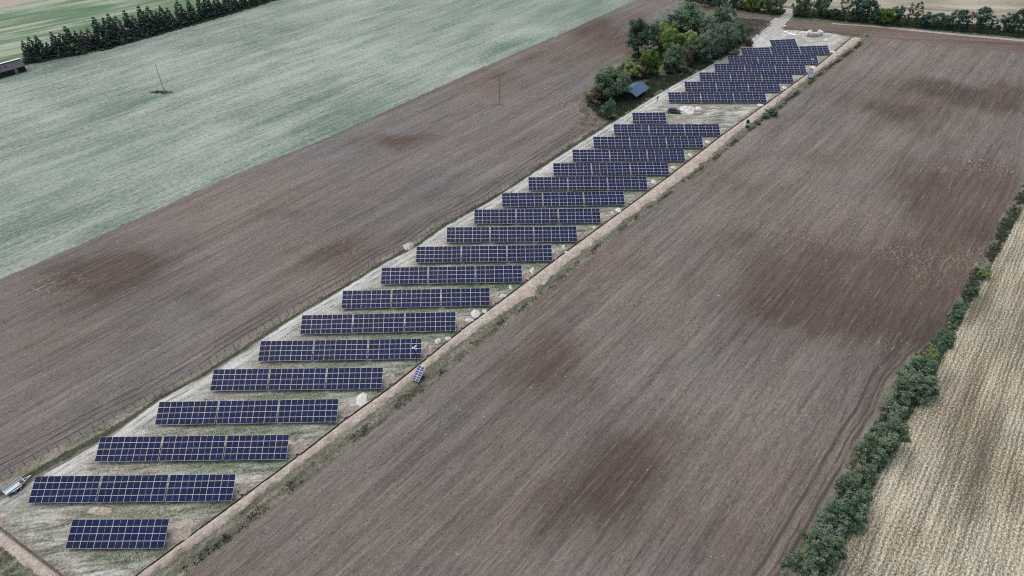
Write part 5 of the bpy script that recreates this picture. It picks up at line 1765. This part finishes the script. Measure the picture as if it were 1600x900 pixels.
p = un(1027, 157.2)
r = empty('person', (p.x, p.y, .02), R(200)); tag(r, 'person in dark clothes standing on the pale track near the blue shed', 'person')
pelvis = (0, 0, .96)
body = [[(pelvis, .13), ((0, .01, 1.15), .13), ((0, .02, 1.36), .15), ((0, .01, 1.47), .09), ((0, 0, 1.54), .055), ((0, -.01, 1.60), .075), ((0, -.02, 1.70), .095), ((0, -.01, 1.77), .06)]]
for s in (-1, 1):
    body.append([((0, .02, 1.36), .15), ((s * .19, .01, 1.42), .062), ((s * .25, .02, 1.14), .045), ((s * .24, -.05, .90), .034), ((s * .235, -.07, .80), .042)])
    body.append([(pelvis, .13), ((s * .10, 0, .88), .09), ((s * .11, -.01, .50), .06), ((s * .12, .02, .11), .042), ((s * .12, .0, .05), .045), ((s * .13, -.16, .04), .035)])
    for k in range(4):
        body.append([((s * .235, -.07, .80), .042), ((s * (.225 + .0), -.10 + .022 * k, .735), .010), ((s * .215, -.10 + .022 * k, .69 + .01 * abs(k - 1.5)), .008)])
    body.append([((s * .235, -.07, .80), .042), ((s * .215, -.115, .775), .011), ((s * .205, -.125, .745), .009)])
body.append([((0, -.02, 1.70), .095), ((0, -.125, 1.675), .014)])
for s in (-1, 1): body.append([((0, -.02, 1.70), .095), ((s * .095, 0, 1.685), .018)])
skinned('body', body, M['skin'], r)
jac = [[((0, 0, .93), .155), ((0, .01, 1.15), .15), ((0, .02, 1.36), .17), ((0, .01, 1.46), .11)]]
for s in (-1, 1):
    jac.append([((0, .02, 1.36), .17), ((s * .19, .01, 1.42), .082), ((s * .25, .02, 1.14), .064), ((s * .24, -.05, .89), .05)])
skinned('jacket', jac, M['cloth_d'], r)
tr = [[((0, 0, .95), .15)]]
for s in (-1, 1):
    tr.append([((0, 0, .95), .15), ((s * .10, 0, .86), .108), ((s * .11, -.01, .50), .078), ((s * .12, .02, .12), .065)])
skinned('trousers', tr, M['cloth_g'], r)
skinned('hair', [[((0, .02, 1.66), .09), ((0, .01, 1.74), .105), ((0, .0, 1.79), .07)]], M['hair'], r)
for s in (-1, 1):
    skinned('shoe', [[((s * .12, .03, .05), .055), ((s * .13, -.08, .045), .05), ((s * .13, -.18, .04), .04)]], M['blackp'], r, 1)

# ------------------------------------------------------------------ light
w = bpy.data.worlds.new('World'); scene.world = w; w.use_nodes = True
nt = w.node_tree
bg = nt.nodes['Background']
sky = nt.nodes.new('ShaderNodeTexSky'); sky.sky_type = 'NISHITA'; sky.sun_disc = False
EL, AZ = R(66), R(300)
sky.sun_elevation = EL; sky.sun_rotation = AZ
sky.air_density = 1.0; sky.dust_density = 6.0; sky.ozone_density = 1.0
nt.links.new(sky.outputs[0], bg.inputs[0]); bg.inputs[1].default_value = .10
sd = bpy.data.lights.new('sun', 'SUN'); sd.energy = 1.5; sd.angle = R(110); sd.color = (1.0, .945, .87)
so = bpy.data.objects.new('sun', sd); COL.objects.link(so)
dirv = Vector((math.sin(AZ) * math.cos(EL), math.cos(AZ) * math.cos(EL), math.sin(EL)))
so.rotation_euler = dirv.to_track_quat('Z', 'Y').to_euler()
so.location = (0, 0, 200)
scene.view_settings.view_transform = 'Standard'
scene.view_settings.look = 'None'
scene.view_settings.gamma = 1.0
scene.view_settings.exposure = 0.44
scene.view_settings.use_curve_mapping = False
scene.cycles.use_denoising = False
scene.cycles.filter_width = 1.1
scene.cycles.max_bounces = 8
scene.cycles.diffuse_bounces = 5
